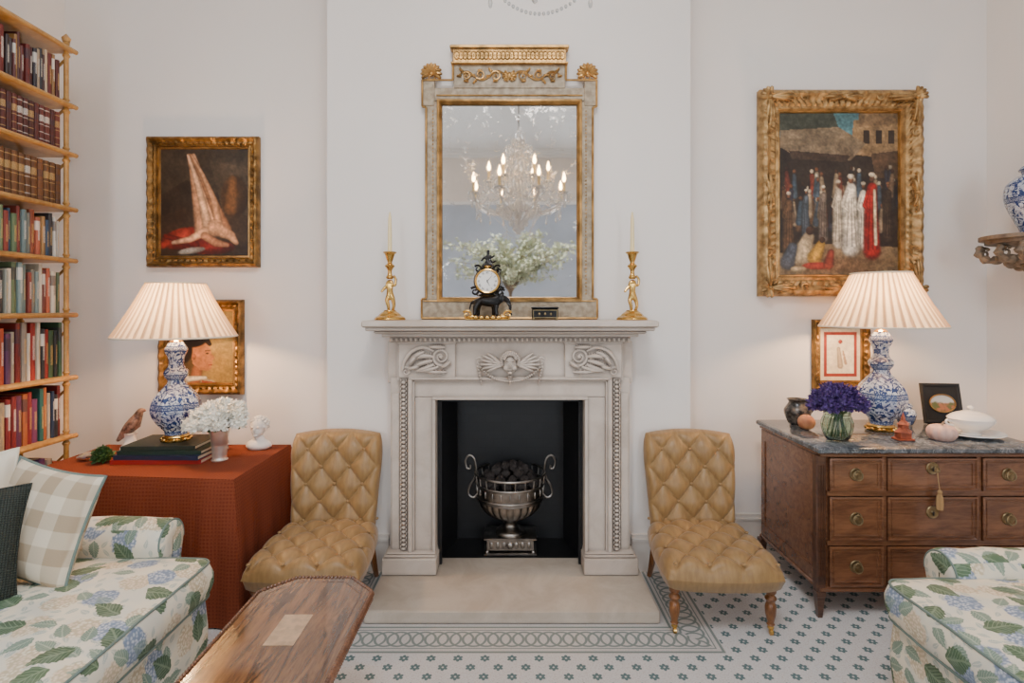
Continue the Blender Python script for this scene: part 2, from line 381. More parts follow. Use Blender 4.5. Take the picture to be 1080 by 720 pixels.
    def obj(s,name,mat,parent=None,loc=None,off=None,uv=False,ang=38,rot=None):
        me=bpy.data.meshes.new(name)
        o=Vector(off) if off is not None else Vector((0,0,0))
        me.from_pydata([tuple(v-o) for v in s.v],[],s.f); me.validate()
        for mm in (mat if isinstance(mat,(list,tuple)) else [mat]): me.materials.append(mm)
        if len(me.polygons)==len(s.mi): me.polygons.foreach_set('material_index',s.mi)
        me.polygons.foreach_set('use_smooth',[True]*len(me.polygons))
        me.set_sharp_from_angle(angle=math.radians(ang))
        if uv:
            lay=me.uv_layers.new(name='UVMap')
            for p in me.polygons:
                nn=p.normal; ax=max(range(3),key=lambda i:abs(nn[i]))
                for li in p.loop_indices:
                    c=me.vertices[me.loops[li].vertex_index].co
                    lay.data[li].uv=((c.y,c.z),(c.x,c.z),(c.x,c.y))[ax]
        ob=bpy.data.objects.new(name,me); COL.objects.link(ob)
        if parent: ob.parent=parent
        if loc is not None: ob.location=loc
        elif off is not None and not parent: ob.location=o
        if rot: ob.rotation_euler=rot
        return ob
def thing(name,label,cat,loc=(0,0,0),rot=(0,0,0),group=None):
    e=bpy.data.objects.new(name,None); e.empty_display_size=.05; COL.objects.link(e); e.location=loc; e.rotation_euler=rot
    return tag(e,label,cat,group)
def tag(o,label,cat,group=None):
    o['label']=label; o['category']=cat
    if group: o['group']=group
    return o
def struct(o): o['kind']='structure'; return o
def skin(name,pts,edges,rad,mat,parent,sub=2,loc=None):
    me=bpy.data.meshes.new(name); me.from_pydata(pts,edges,[]); ob=bpy.data.objects.new(name,me); COL.objects.link(ob)
    me.materials.append(mat); ob.parent=parent
    if loc: ob.location=loc
    ob.modifiers.new('Skin','SKIN')
    for i,r in enumerate(rad):
        me.skin_vertices[0].data[i].radius=(r,r) if not hasattr(r,'__len__') else r
    me.skin_vertices[0].data[0].use_root=True
    m=ob.modifiers.new('Sub','SUBSURF'); m.levels=sub; m.render_levels=sub
    return ob
def prof_smooth(p,k=4):
    out=[]
    n=len(p)
    for i in range(n-1):
        p0=p[max(i-1,0)];p1=p[i];p2=p[i+1];p3=p[min(i+2,n-1)]
        for j in range(k):
            t=j/k
            out.append(tuple(.5*((2*p1[a])+(-p0[a]+p2[a])*t+(2*p0[a]-5*p1[a]+4*p2[a]-p3[a])*t*t+(-p0[a]+3*p1[a]-3*p2[a]+p3[a])*t**3) for a in range(len(p1))))
    out.append(p[-1]); return out

# ---------------------------------------------------------------- room shell
XL,XR,YB,YF,ZC=-2.73,2.90,3.30,-3.5,4.2
BRK=3.0
struct(M().box(XL-.2,XR+.2,YF-.2,YB+.2,-.1,0).obj('floor',carpetm))
struct(M().box(XL-.2,XR+.2,YF-.2,YB+.2,ZC,ZC+.1).obj('ceiling',ceilm))
struct(M().box(XL-.2,XR+.2,YB,YB+.15,0,ZC).obj('wall_back',wallm))
struct(M().box(XL-.15,XL,YF,YB,0,ZC).obj('wall_left',wallm))
struct(M().box(XR,XR+.15,YF,YB,0,ZC).obj('wall_right',wallm))
m=M(); ws=[(-2.45,-1.45),(1.45,2.45)]; wz0,wz1=.5,3.1
m.box(XL,-2.45,YF-.15,YF,0,ZC); m.box(-1.45,1.45,YF-.15,YF,0,ZC); m.box(2.45,XR,YF-.15,YF,0,ZC)
for a,b in ws: m.box(a,b,YF-.15,YF,0,wz0); m.box(a,b,YF-.15,YF,wz1,ZC)
struct(m.obj('wall_front',rearm))
for i,(a,b) in enumerate(ws):
    m=M(); m.frame((a+b)/2,(wz0+wz1)/2,b-a,wz1-wz0,[(0,0),(0,.05),(.06,.05),(.06,0)],YF-.02)
    for k in range(1,3): x=a+(b-a)*k/3; m.box(x-.015,x+.015,YF-.06,YF-.03,wz0,wz1)
    for k in range(1,5): z=wz0+(wz1-wz0)*k/5; m.box(a,b,YF-.06,YF-.03,z-.015,z+.015)
    struct(m.obj('window_%d'%(i+1),trimm))
m=M(); bx0,bx1=-1.026,.99; ox=.42
m.box(bx0,-.01-ox,BRK,YB,0,ZC); m.box(-.01+ox,bx1,BRK,YB,0,ZC); m.box(-.01-ox,-.01+ox,BRK,YB,.99,ZC)
struct(m.obj('wall_chimney_breast',wallm))
def base(n,x0,x1,y0,y1):
    m=M(); m.box(x0,x1,y0,y1,0,.17); m.box(x0,x1,y0+.006,y1,.17,.2); m.box(x0,x1,y0-.006,y1,.165,.178)
    struct(m.obj(n,trimm))
base('baseboard_left',XL,bx0,YB-.022,YB); base('baseboard_right',bx1,XR,YB-.022,YB)
base('baseboard_breast_left',bx0-.005,-.68,BRK-.022,BRK); base('baseboard_breast_right',.66,bx1+.005,BRK-.022,BRK)
m=M(); m.box(XR-.022,XR,YF,YB-.022,0,.2); struct(m.obj('baseboard_right_side',trimm))
m=M()
for (o,h) in ((.16,.03),(.11,.07),(.06,.12)):
    m.box(XL,XR,YF,YF+o,ZC-h,ZC-.001); m.box(XL,XR,YB-o*.5,YB,ZC-h,ZC-.001)
m.box(XL,XR,YF,YF+.03,3.26,3.31)
struct(m.obj('trim_1',ceilm))

# ---------------------------------------------------------------- fireplace
X0=-.01
fp=thing('fireplace_surround','carved pale limestone fireplace surround with winged cherub mask and moulded shelf','fireplace',(X0,2.9,.06))
O=(X0,2.9,.06)
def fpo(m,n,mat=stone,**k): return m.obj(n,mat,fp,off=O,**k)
m=M()
m.box(X0-.752,X0+.752,2.72,3.0,1.352,1.388,.008)
m.box(X0-.735,X0+.735,2.737,3.0,1.335,1.354,.004); m.box(X0-.70,X0+.70,2.765,3.0,1.318,1.337,.008)
m.box(X0-.665,X0+.665,2.795,3.0,1.302,1.320,.004)
fpo(m,'mantel_shelf')
m=M(); m.box(X0-.63,X0+.63,2.825,3.0,1.272,1.303,.003)
for i in range(50):
    x=X0-.618+i*1.236/49; m.ball((x,2.820,1.287),(.0085,.010,.012),8,6)
    if i<49: m.ball((x+.0126,2.822,1.284),(.0022,.006,.011),5,4)
fpo(m,'egg_and_dart_moulding')
m=M(); m.box(X0-.60,X0+.60,2.865,3.0,1.07,1.274); fpo(m,'frieze')
def spiral(cx,cz,s,y,r0=.05,turns=1.6,sg=1,a0=.2):
    pts=[];rr=[]
    for i in range(44):
        t=i/43; a=sg*(t*turns*2*pi+pi*a0); r=r0*(1-t)**.8+.004
        pts.append((cx+s*r*math.cos(a),y-.008*t,cz+r*math.sin(a))); rr.append(.009*(1-t*.5))
    return pts,rr
def leafrel(m,p0,ang,L,W,y,s=1,bend=.5,D=.016):
    q=[];n=9
    x,z=p0; a=ang
    for t in range(n):
        q.append((x,y-D*math.sin(pi*(t+.6)/n),z)); x+=s*math.cos(a)*L/n; z+=math.sin(a)*L/n; a+=bend/n
    m.tube(q,[W*(.35+.65*math.sin(pi*(.15+.85*t/(n-1)))) if t<n-1 else W*.15 for t in range(n)],7)
    for t in range(1,n-1):
        for sd in (-1,1):
            d=(q[t+1][0]-q[t-1][0],q[t+1][2]-q[t-1][2]); l=math.hypot(*d)+1e-6; nx,nz=-d[1]/l*sd,d[0]/l*sd
            w=W*(1.3-.8*t/n); m.ball((q[t][0]+nx*w,y-D*.35,q[t][2]+nz*w),(W*.5,D*.6,W*.5),6,5)
for s in (-1,1):
    m=M(); a,b=(X0+s*.289,X0+s*.588); a,b=min(a,b),max(a,b)
    m.box(a,b,2.846,2.87,1.085,1.272,.003); m.box(a-.004,b+.004,2.838,2.87,1.262,1.273,.002)
    Y=2.842; cx=X0+s*.362
    p,r=spiral(cx,1.195,-s,Y,.045,1.8,-1); m.tube(p,[x*.95 for x in r],8); m.ball((cx,Y-.010,1.195),(.011,.015,.011))
    q=prof_smooth([(cx+s*.04,Y-.004,1.225),(cx+s*.09,Y-.010,1.245),(cx+s*.15,Y-.010,1.225),(cx+s*.19,Y-.008,1.175),(cx+s*.205,Y-.004,1.125)],5); m.tube(q,[.006+.003*math.sin(pi*i/len(q)) for i in range(len(q))],7)
    for (ox_,oz,an,L,W,bd) in ((.045,1.195,.25,.105,.011,-.9),(.048,1.175,-.15,.115,.011,-.5),(.040,1.155,-.45,.115,.011,.3),(.015,1.143,-.35,.15,.010,.55),(.09,1.220,-.3,.085,.010,-.6),(.13,1.200,-.8,.07,.009,-.4),(.11,1.150,-.4,.08,.009,.4)):
        leafrel(m,(cx+s*ox_,oz),an,L,W,Y,s,bd,.019)
    leafrel(m,(cx-s*.02,1.245),.1,.10,.009,Y,s,-.2); leafrel(m,(cx-s*.045,1.17),-.9,.065,.009,Y,s,.9); leafrel(m,(cx-s*.03,1.115),.0,.17,.008,Y,s,.15)
    p,r=spiral(cx+s*.185,1.118,s,Y,.020,1.2); m.tube(p,[x*.7 for x in r],6)
    fpo(m,'carved_scroll_block')
m=M(); hz=1.158; hy=2.842
m.ball((X0,hy-.006,hz),(.040,.042,.052),20,14)
m.ball((X0,hy-.050,hz-.005),(.0068,.012,.0125))
for s in (-1,1):
    m.ball((X0+s*.016,hy-.042,hz+.009),(.008,.006,.0048)); m.ball((X0+s*.021,hy-.035,hz-.018),(.0145,.014,.0135))
    m.tube([(X0+s*.006,hy-.048,hz+.018),(X0+s*.016,hy-.048,hz+.022),(X0+s*.026,hy-.040,hz+.016)],.0033,5)
m.ball((X0,hy-.045,hz-.027),(.0115,.007,.0037)); m.ball((X0,hy-.038,hz-.042),(.0125,.013,.0085))
for k in range(17):
    an=pi*(k/16)*1.2-.3; m.ball((X0+.045*math.cos(an),hy-.022,hz+.013+.047*math.sin(an)),(.011,.019,.011),8,6)
for k in range(9):
    an=pi*(k/8); m.ball((X0+.029*math.cos(an),hy-.036,hz+.030+.022*math.sin(an)),(.009,.013,.009),8,6)
for s in (-1,1):
    for j,(ag,L) in enumerate(((.62,.100),(.40,.118),(.20,.125),(.0,.122),(-.2,.110),(-.42,.092))):
        R=Matrix.Rotation(-ag if s>0 else pi+ag,3,'Y'); c=Vector((X0+s*.040,hy-.004-.003*j,hz-.002))+Vector((s*math.cos(ag),0,math.sin(ag)))*L*.5
        m.ball(c,(L*.5,.017,.0090),14,8,R)
    for j,(ag,L) in enumerate(((.55,.062),(.28,.070),(.0,.072),(-.28,.062))):
        R=Matrix.Rotation(-ag if s>0 else pi+ag,3,'Y'); c=Vector((X0+s*.034,hy-.022,hz-.004))+Vector((s*math.cos(ag),0,math.sin(ag)))*L*.5
        m.ball(c,(L*.5,.014,.0085),12,8,R)
    p,r=spiral(X0+s*.162,hz+.012,s,hy-.004,.018,1.2); m.tube(p,[x*.6 for x in r],6)
    for j in range(7): m.ball((X0+s*(.168-.003*j),hy-.004,hz-.016-.015*j),(.009-.0008*j,.013,.0085),8,6)
    for j in range(15):
        tt=j/14; m.ball((X0+s*(.010+.145*tt),hy-.006,hz-.090+.072*tt**2.2),(.0080,.014,.0075),8,6)
for j in range(4): m.ball((X0,hy-.008,hz-.066-.012*j),(.013-.002*j,.016,.008))
fpo(m,'cherub_mask_carving')
for s in (-1,1):
    m=M()
    def bx(a,b,y0,y1,z0,z1,bv=.002):
        p,q=X0+s*a,X0+s*b; m.box(min(p,q),max(p,q),y0,y1,z0,z1,bv)
    bx(.40,.638,2.885,3.0,.16,1.08); bx(.600,.655,2.90,3.0,1.05,1.274); bx(.59,.63,2.878,2.9,.16,1.0)
    fpo(m,'pilaster')
    m=M(); bx(.394,.41,2.846,2.93,.16,.967); bx(.41,.505,2.866,2.93,.16,.98); bx(.505,.515,2.850,2.93,.16,1.07);bx(.515,.538,2.838,2.93,.16,1.085,.006)
    bx(.541,.585,2.866,2.93,.16,1.085)
    z=.18
    while z<1.075:
        m.ball((X0+s*.563,2.858,z),(.013,.015,.010),8,6)
        for q in (-1,1): m.ball((X0+s*.563+q*.015,2.860,z+.011),(.0055,.011,.0095),6,4)
        z+=.0225
    fpo(m,'carved_jamb')
    m=M(); bx(.385,.668,2.81,3.0,.06,.145,.004); bx(.39,.66,2.822,3.0,.145,.158,.005); bx(.392,.65,2.832,3.0,.158,.168,.004)
    fpo(m,'plinth')
m=M(); m.box(X0-.41,X0+.41,2.846,2.93,.967,.983,.002); m.box(X0-.505,X0+.505,2.866,2.93,.983,1.062); m.box(X0-.515,X0+.515,2.850,2.93,1.062,1.07,.002); m.box(X0-.538,X0+.538,2.838,2.93,1.07,1.088,.006)
fpo(m,'lintel')
def fireboxm():
    N=NT('blackened_slate'); v=N.n('ShaderNodeTexBrick',{'Vector':N.comb(N.sep(N.tc())[0],N.sep(N.tc())[2]),'Scale':5.0,'Mortar Size':.01,'Color1':rgb(15,15,17),'Color2':rgb(22,22,25),'Mortar':rgb(8,8,8)})
    return N.set(N.mix(N.m('MULTIPLY',N.noise(7,5),.5),v.outputs[0],rgb(30,30,33)),.5,0)
fbm=fireboxm()
m=M(); a,b=.41,.32
pts=[(X0-a,2.93),(X0-b,3.27),(X0+b,3.27),(X0+a,2.93)]
for k in range(3):
    (x1,y1),(x2,y2)=pts[k],pts[k+1]; m.add([(x1,y1,.06),(x2,y2,.06),(x2,y2,.985),(x1,y1,.985)],[(0,1,2,3)])
m.add([(p[0],p[1],.985) for p in pts],[(0,1,2,3)])
m.add([(X0-.41,3.01,.061),(X0+.41,3.01,.061),(X0+b,3.27,.061),(X0-b,3.27,.061)],[(0,1,2,3)])
for s in (-1,1): m.box(min(X0+s*.394,X0+s*.372),max(X0+s*.394,X0+s*.372),2.935,2.96,.06,.967)
m.box(X0-.394,X0+.394,2.935,2.96,.945,.967)
fpo(m,'firebox',fbm)
m=M(); m.box(X0-.672,X0+.69,2.48,3.29,0,.06,.006); tag(m.obj('hearth_slab',hstone,off=(X0,2.75,0)),'pale limestone hearth slab in front of the fireplace','hearth')

# fire basket
fb=thing('fire_basket','urn-shaped steel fire basket with tall looped handles on square stand','fire basket',(X0,3.12,.062))
m=M(); m.box(-.15,.15,-.09,.09,0,.012,.003)
m.box(-.135,.135,-.08,.08,.022,.085,.004); m.box(-.15,.15,-.09,.09,.083,.098,.004)
for s in (-1,1):
    for t in (-1,1): m.ball((s*.13,t*.075,.016),(.014,.014,.012))
for k in range(7): m.ball((-.105+k*.035,-.082,.054),(.012,.004,.02),8,6)
m.ball((0,-.084,.054),(.02,.01,.02)); m.obj('stand',steel,fb)
m=M(); P=prof_smooth([(.085,.098),(.08,.115),(.045,.135),(.04,.16),(.07,.185),(.13,.215),(.166,.255),(.180,.30)],5)
m.lathe(P,(0,0,0),96,lambda a,j,z:1+(.05*abs(math.cos(a*12))-.025 if z>.18 else 0)); m.lathe([(.184,.295),(.192,.30),(.192,.318),(.184,.322)],(0,0,0),40)
m.obj('bowl',steel,fb)
m=M()
m.lathe([(.186,.32),(.192,.36),(.195,.39)],(0,0,0),48,cap=False)
for k in range(24):
    a=2*pi*k/24; c=Vector((.1935*math.cos(a),.1935*math.sin(a),.355)); m.ball(c,(.006,.006,.020),6,6)
for k in range(22):
    a=2*pi*k/22; m.tube([(r*math.cos(a),r*math.sin(a),z) for r,z in ((.194,.39),(.199,.42),(.201,.445))],.004,6)
for z,r in ((.318,.190),(.39,.196),(.445,.201)):
    m.tube([(r*math.cos(2*pi*i/40),r*math.sin(2*pi*i/40),z) for i in range(40)],.0065,6,True)
m.obj('pierced_gallery',steel,fb)
for s in (-1,1):
    m=M(); pp=prof_smooth([(s*.183,-.02,.33),(s*.212,-.02,.305),(s*.240,-.02,.325),(s*.233,-.02,.37),(s*.205,-.02,.42),(s*.197,-.02,.475),(s*.210,-.02,.53),(s*.238,-.02,.545),(s*.258,-.02,.515),(s*.250,-.02,.475),(s*.232,-.02,.472),(s*.230,-.02,.49)],5)
    m.tube(pp,.0066,8); m.obj('handle',steel,fb)
coals=[]
for k in range(3):
    m=M(); m.ball((0,0,0),(1,.85,.75),9,7)
    for i in range(len(m.v)): m.v[i]*=rnd.uniform(.8,1.15)
    coals.append(m.obj('coal_lump',coalm,None,ang=10))
cn=0
for lay,(R,zz,n) in enumerate(((.15,.42,11),(.13,.45,10),(.085,.485,7),(.03,.505,3))):
    for k in range(n):
        a=2*pi*k/n+lay*.4; o=coals[cn%3] if cn<3 else coals[cn%3].copy()
        if cn>=3: COL.objects.link(o)
        rr=R*rnd.uniform(.85,1.05)
        o.location=(X0+rr*math.cos(a),3.12+rr*math.sin(a)*.85,.062+zz-.03); sc=rnd.uniform(.030,.040); o.scale=(sc,sc,sc); o.rotation_euler=(rnd.random()*3,rnd.random()*3,rnd.random()*3)
        tag(o,'dark grey lump of coal piled in the fire basket','coal','coal lumps in the fire basket'); cn+=1

# ---------------------------------------------------------------- mirror
mx=-.014
mr=thing('wall_mirror','tall antique mirror in worn grey frame with gilt crest','mirror',(mx,2.97,1.39))
yb=2.995
def gb(x0,x1,z0,z1,d=.03): m.box(mx+x0,mx+x1,yb-d,yb,z0,z1,.003)
m=M(); gb(-.462,-.385,1.49,2.586); gb(.385,.462,1.49,2.586); gb(-.462,.462,2.586,2.66); gb(-.481,.481,1.39,1.50,.034); gb(-.481,-.41,2.56,2.70,.034); gb(.41,.481,2.56,2.70,.034)
gb(-.305,.305,2.655,2.79,.034)
m.obj('frame_body',greypaint,mr,off=(mx,2.97,1.39))
m=M()
def rail(x0,z0,x1,z1,r=.009,y=yb-.034): m.tube([(mx+x0,y,z0),(mx+x1,y,z1)],r,8)
m.frame(mx,2.04,.80,1.115,[(0,.028),(.004,.042),(.016,.046),(.026,.036),(.03,.024)],yb)
for s in (-1,1):
    for (p,q) in (((.457,1.505),(.457,2.55)),((.457,2.55),(.478,2.555)),((.478,2.555),(.478,2.70)),((.478,2.70),(.31,2.70)),((.31,2.70),(.31,2.79)),((.481,1.395),(.481,1.5)),((.481,1.5),(.457,1.505))):
        rail(s*p[0],p[1],s*q[0],q[1],.006)
    z=1.53
    while z<2.54: m.ball((mx+s*.42,yb-.031,z),(.004,.003,.006),6,4); z+=.02
rail(-.481,1.395,.481,1.395,.007); rail(-.40,2.617,.40,2.617,.004); rail(-.47,1.49,.47,1.49,.004,yb-.036)
m.box(mx-.31,mx+.31,yb-.05,yb,2.79,2.865,.004); m.box(mx-.325,mx+.325,yb-.06,yb,2.865,2.884,.004); m.box(mx-.32,mx+.32,yb-.056,yb,2.782,2.794,.003)
for k in range(26):
    x=mx-.287+k*.023; m.tube([(x+.014*math.cos(2*pi*i/12),yb-.053,2.828+.022*math.sin(2*pi*i/12)) for i in range(12)],.003,5,True); m.ball((x,yb-.05,2.828),(.0035,.006,.008),6,5)
for k in range(60): m.ball((mx-.30+k*.0102,yb-.060,2.862),(.0035,.004,.004),5,4)
m2=M()
for s in (-1,1):
    q=[(mx+s*(.02+.26*t/30),yb-.040,2.722+.024*math.sin(t/30*pi*3)) for t in range(31)]; m2.tube(q,[.006-.003*t/30 for t in range(31)],6)
    for j,(cx_,r_,sg) in enumerate(((.075,.024,1),(.160,.022,-1),(.235,.018,1))):
        p,r=spiral(mx+s*cx_,2.722-.004*sg,s,yb-.042,r_,1.5,sg); m2.tube(p,[z*.5 for z in r],5); m2.ball((mx+s*cx_,yb-.046,2.722-.004*sg),(.006,.006,.006),8,6)
        for (dx,dz,aa,L) in ((.018,.022*sg,.5*sg,.035),(.028,.0,-.3*sg,.03),(-.01,-.026*sg,-.4*sg,.03)): leafrel(m2,(mx+s*(cx_+dx),2.722+dz),aa,L,.0048,yb-.038,s,.9*sg,.006)
m2.ball((mx,yb-.04,2.72),(.016,.014,.022),12,8)
for s in (-1,1):
    for (aa,L) in ((1.2,.045),(.7,.045),(.2,.04),(-.5,.035),(-1.1,.03)): leafrel(m2,(mx+s*.006,2.715),aa,L,.006,yb-.040,s,-.5,.008)
m.obj('gilt_moulding',gold,mr,off=(mx,2.97,1.39)); m2.obj('gilt_scroll_relief',gold,mr,off=(mx,2.97,1.39))
for s in (-1,1):
    m=M(); cx=mx+s*.428; cz=2.735
    for k in range(11):
        a=math.radians(-25+k*23); q=[(cx+t*.058*math.cos(a),yb-.02-.022*math.sin(t*pi*.8),cz+t*.058*math.sin(a)) for t in (0,.3,.6,.85,1)]
        m.tube(q,[.004,.007,.010,.010,.005],7)
    p,r=spiral(cx,cz-.02,s,yb-.03,.022,1.3); m.tube(p,[x*.7 for x in r],6); m.ball((cx,yb-.03,cz),(.014,.014,.014))
    m.obj('gilt_shell',gold,mr,off=(mx,2.97,1.39))
m=M(); m.box(mx-.385,mx+.385,yb-.016,yb-.006,1.495,2.584); m.obj('mirror_glass',mirm,mr,off=(mx,2.97,1.39))

# ---------------------------------------------------------------- candlesticks
def candlestick(x):
    e=thing('candlestick','tall gilt brass candlestick with cherub figure stem on the mantel','candlestick',(x,2.84,1.388))
    m=M(); m.lathe(prof_smooth([(.078,0),(.08,.008),(.07,.018),(.06,.022),(.05,.034),(.034,.045),(.03,.052)],3),(0,0,0),8*4,lambda a,j,z:1+.04*math.cos(8*a))
    m.obj('base',brass,e)
    m=M(); m.lathe(prof_smooth([(.014,.215),(.02,.225),(.012,.24),(.011,.26),(.02,.275),(.026,.285),(.012,.30),(.018,.32),(.026,.345),(.034,.352),(.034,.358),(.016,.36)],3),(0,0,0),20); m.obj('socket',brass,e)
    skin('cherub_stem',[(0,0,.13),(0,0,.165),(0,0,.19),(0,0,.215),(.018,0,.11),(.024,-.008,.075),(.014,0,.045),(-.016,-.004,.105),(-.006,-.004,.07),(-.006,0,.045),
        (.03,-.006,.18),(.034,-.006,.215),(.02,0,.235),(-.03,-.006,.165),(-.044,-.012,.145)],
        [(0,1),(1,2),(2,3),(0,4),(4,5),(5,6),(0,7),(7,8),(8,9),(2,10),(10,11),(11,12),(2,13),(13,14)],
        [.017,.017,.012,.016,.012,.009,.008,.012,.009,.008,.008,.007,.006,.008,.006],brass,e)
    m=M(); m.lathe([(.0115,.352),(.011,.45),(.009,.53),(.005,.562),(.001,.57)],(0,0,0),12); m.obj('candle',wax,e)
candlestick(-.642); candlestick(.632)

# ---------------------------------------------------------------- clock
ck=thing('mantel_clock','black and gilt bronze clock on the back of an elephant figure','clock',(-.128,2.84,1.388))
m=M(); m.box(-.115,.115,-.045,.045,0,.012,.004)
for s in (-1,1):
    p,r=spiral(s*.105,.026,s,-.03,.02,1.3); m.tube(p,[x*.8 for x in r],6); m.ball((s*.08,-.03,.018),(.03,.012,.01))
for k in range(5): m.ball((-.06+.03*k,-.045,.014),(.013,.008,.012),8,6)
m.obj('gilt_base',brass,ck)
skin('elephant',[(0,0,.100),(-.050,0,.100),(.045,0,.102),(.078,0,.118),(.104,0,.108),(.120,0,.070),(.115,0,.040),(.128,0,.026),
   (-.066,-.018,.062),(-.066,-.022,.020),(-.052,.018,.062),(-.050,.022,.020),(.044,-.018,.058),(.050,-.022,.020),(.032,.018,.058),(.030,.022,.020),(-.086,0,.09),(-.096,0,.055)],
  [(0,1),(0,2),(2,3),(3,4),(4,5),(5,6),(6,7),(1,8),(8,9),(1,10),(10,11),(2,12),(12,13),(2,14),(14,15),(1,16),(16,17)],
  [.026,.028,.025,.023,.015,.009,.007,.006,.013,.010,.013,.010,.012,.010,.012,.010,.006,.003],bronze,ck)
m=M()
for s in (-1,1): m.ball((.072,s*.022,.114),(.018,.005,.022),10,8); m.tube([(.10,s*.010,.09),(.118,s*.014,.078),(.134,s*.016,.084)],[.004,.003,.001],6)
m.obj('ears_and_tusks',bronze,ck)
CK=.203
m=M(); Rx=Matrix.Rotation(pi/2,3,'X')
m.lathe([(.068,-.03),(.073,-.02),(.073,.02),(.068,.03)],(0,0,CK),32,R=Rx)
m.ball((0,0,.132),(.050,.032,.010))
for s in (-1,1):
    p,r=spiral(s*.066,.150,s,-.015,.020,1.2); m.tube(p,[x*.8 for x in r],6); p,r=spiral(s*.050,.268,s,-.010,.016,1.2); m.tube(p,[x*.7 for x in r],6)
m.obj('case',bronze,ck)
m=M(); m.tube([(.060*math.cos(2*pi*i/40),-.033,CK+.060*math.sin(2*pi*i/40)) for i in range(40)],.006,8,True)
m.ball((0,0,.127),(.056,.036,.005)); m.ball((0,-.01,CK+.076),(.024,.018,.010)); m.obj('bezel',brass,ck)
m=M(); m.lathe([(.001,.031),(.056,.031),(.056,.034),(.001,.0345)],(0,0,CK),32,R=Rx); m.obj('dial',white,ck)
m=M()
def hand(a,L,w):
    d=Vector((math.sin(a),0,math.cos(a))); n=Vector((d.z,0,-d.x)); c=Vector((0,-.0365,CK))
    m.add([c-d*.006+n*w,c-d*.006-n*w,c+d*L-n*w*.3,c+d*L+n*w*.3],[(0,1,2,3)])
hand(math.radians(155),.028,.0022); hand(math.radians(40),.040,.0016); m.obj('hands',black,ck)
m=M()
rom=['XII','I','II','III','IIII','V','VI','VII','VIII','IX','X','XI']
for k,tx in enumerate(rom):
    a=2*pi*k/12; cu=bpy.data.curves.new('t','FONT'); cu.body=tx; cu.size=.0165; cu.align_x='CENTER'; cu.align_y='CENTER'
    to=bpy.data.objects.new('t',cu); COL.objects.link(to); dg=bpy.context.evaluated_depsgraph_get(); me=to.evaluated_get(dg).to_mesh()
    T=Matrix.Translation((.044*math.sin(a),-.0362,CK+.044*math.cos(a)))@Matrix.Rotation(a,4,'Y')@Matrix.Rotation(pi/2,4,'X')@Matrix.Diagonal((.75,1,1,1))
    m.add([T@v.co for v in me.vertices],[tuple(p.vertices) for p in me.polygons]); bpy.data.objects.remove(to)
m.obj('roman_numerals',black,ck)
skin('crowning_figure',[(0,0,.292),(0,0,.312),(.001,0,.330),(.002,0,.343),(.003,0,.358),(.003,0,.370),(-.020,-.004,.326),(-.034,-.012,.308),(.020,-.004,.328),(.038,-.010,.338),(.026,-.014,.288),(.034,-.018,.268),(-.022,-.014,.288),(-.030,-.018,.268)],
  [(0,1),(1,2),(2,3),(3,4),(4,5),(2,6),(6,7),(2,8),(8,9),(0,10),(10,11),(0,12),(12,13)],[.015,.012,.012,.0055,.0105,.008,.006,.0045,.006,.0045,.008,.006,.008,.006],bronze,ck)
e=thing('trinket_box','small black lacquer box with gilt mounts on the mantel','box',(.172,2.84,1.388))
m=M(); m.box(-.068,.068,-.035,.035,.008,.058,.004); m.box(-.072,.072,-.04,.04,.058,.070,.005); m.obj('body',bronze,e)
m=M()
for s in (-1,1):
    for t in (-1,1): m.ball((s*.06,t*.03,.006),.008)
m.frame(0,.033,.128,.044,[(0,0),(.001,.004),(.004,.004),(.005,0)],-.035)
for k in range(3): m.ball((-.03+k*.03,-.037,.033),(.006,.003,.007),8,5)
m.obj('gilt_mounts',obrass,e)

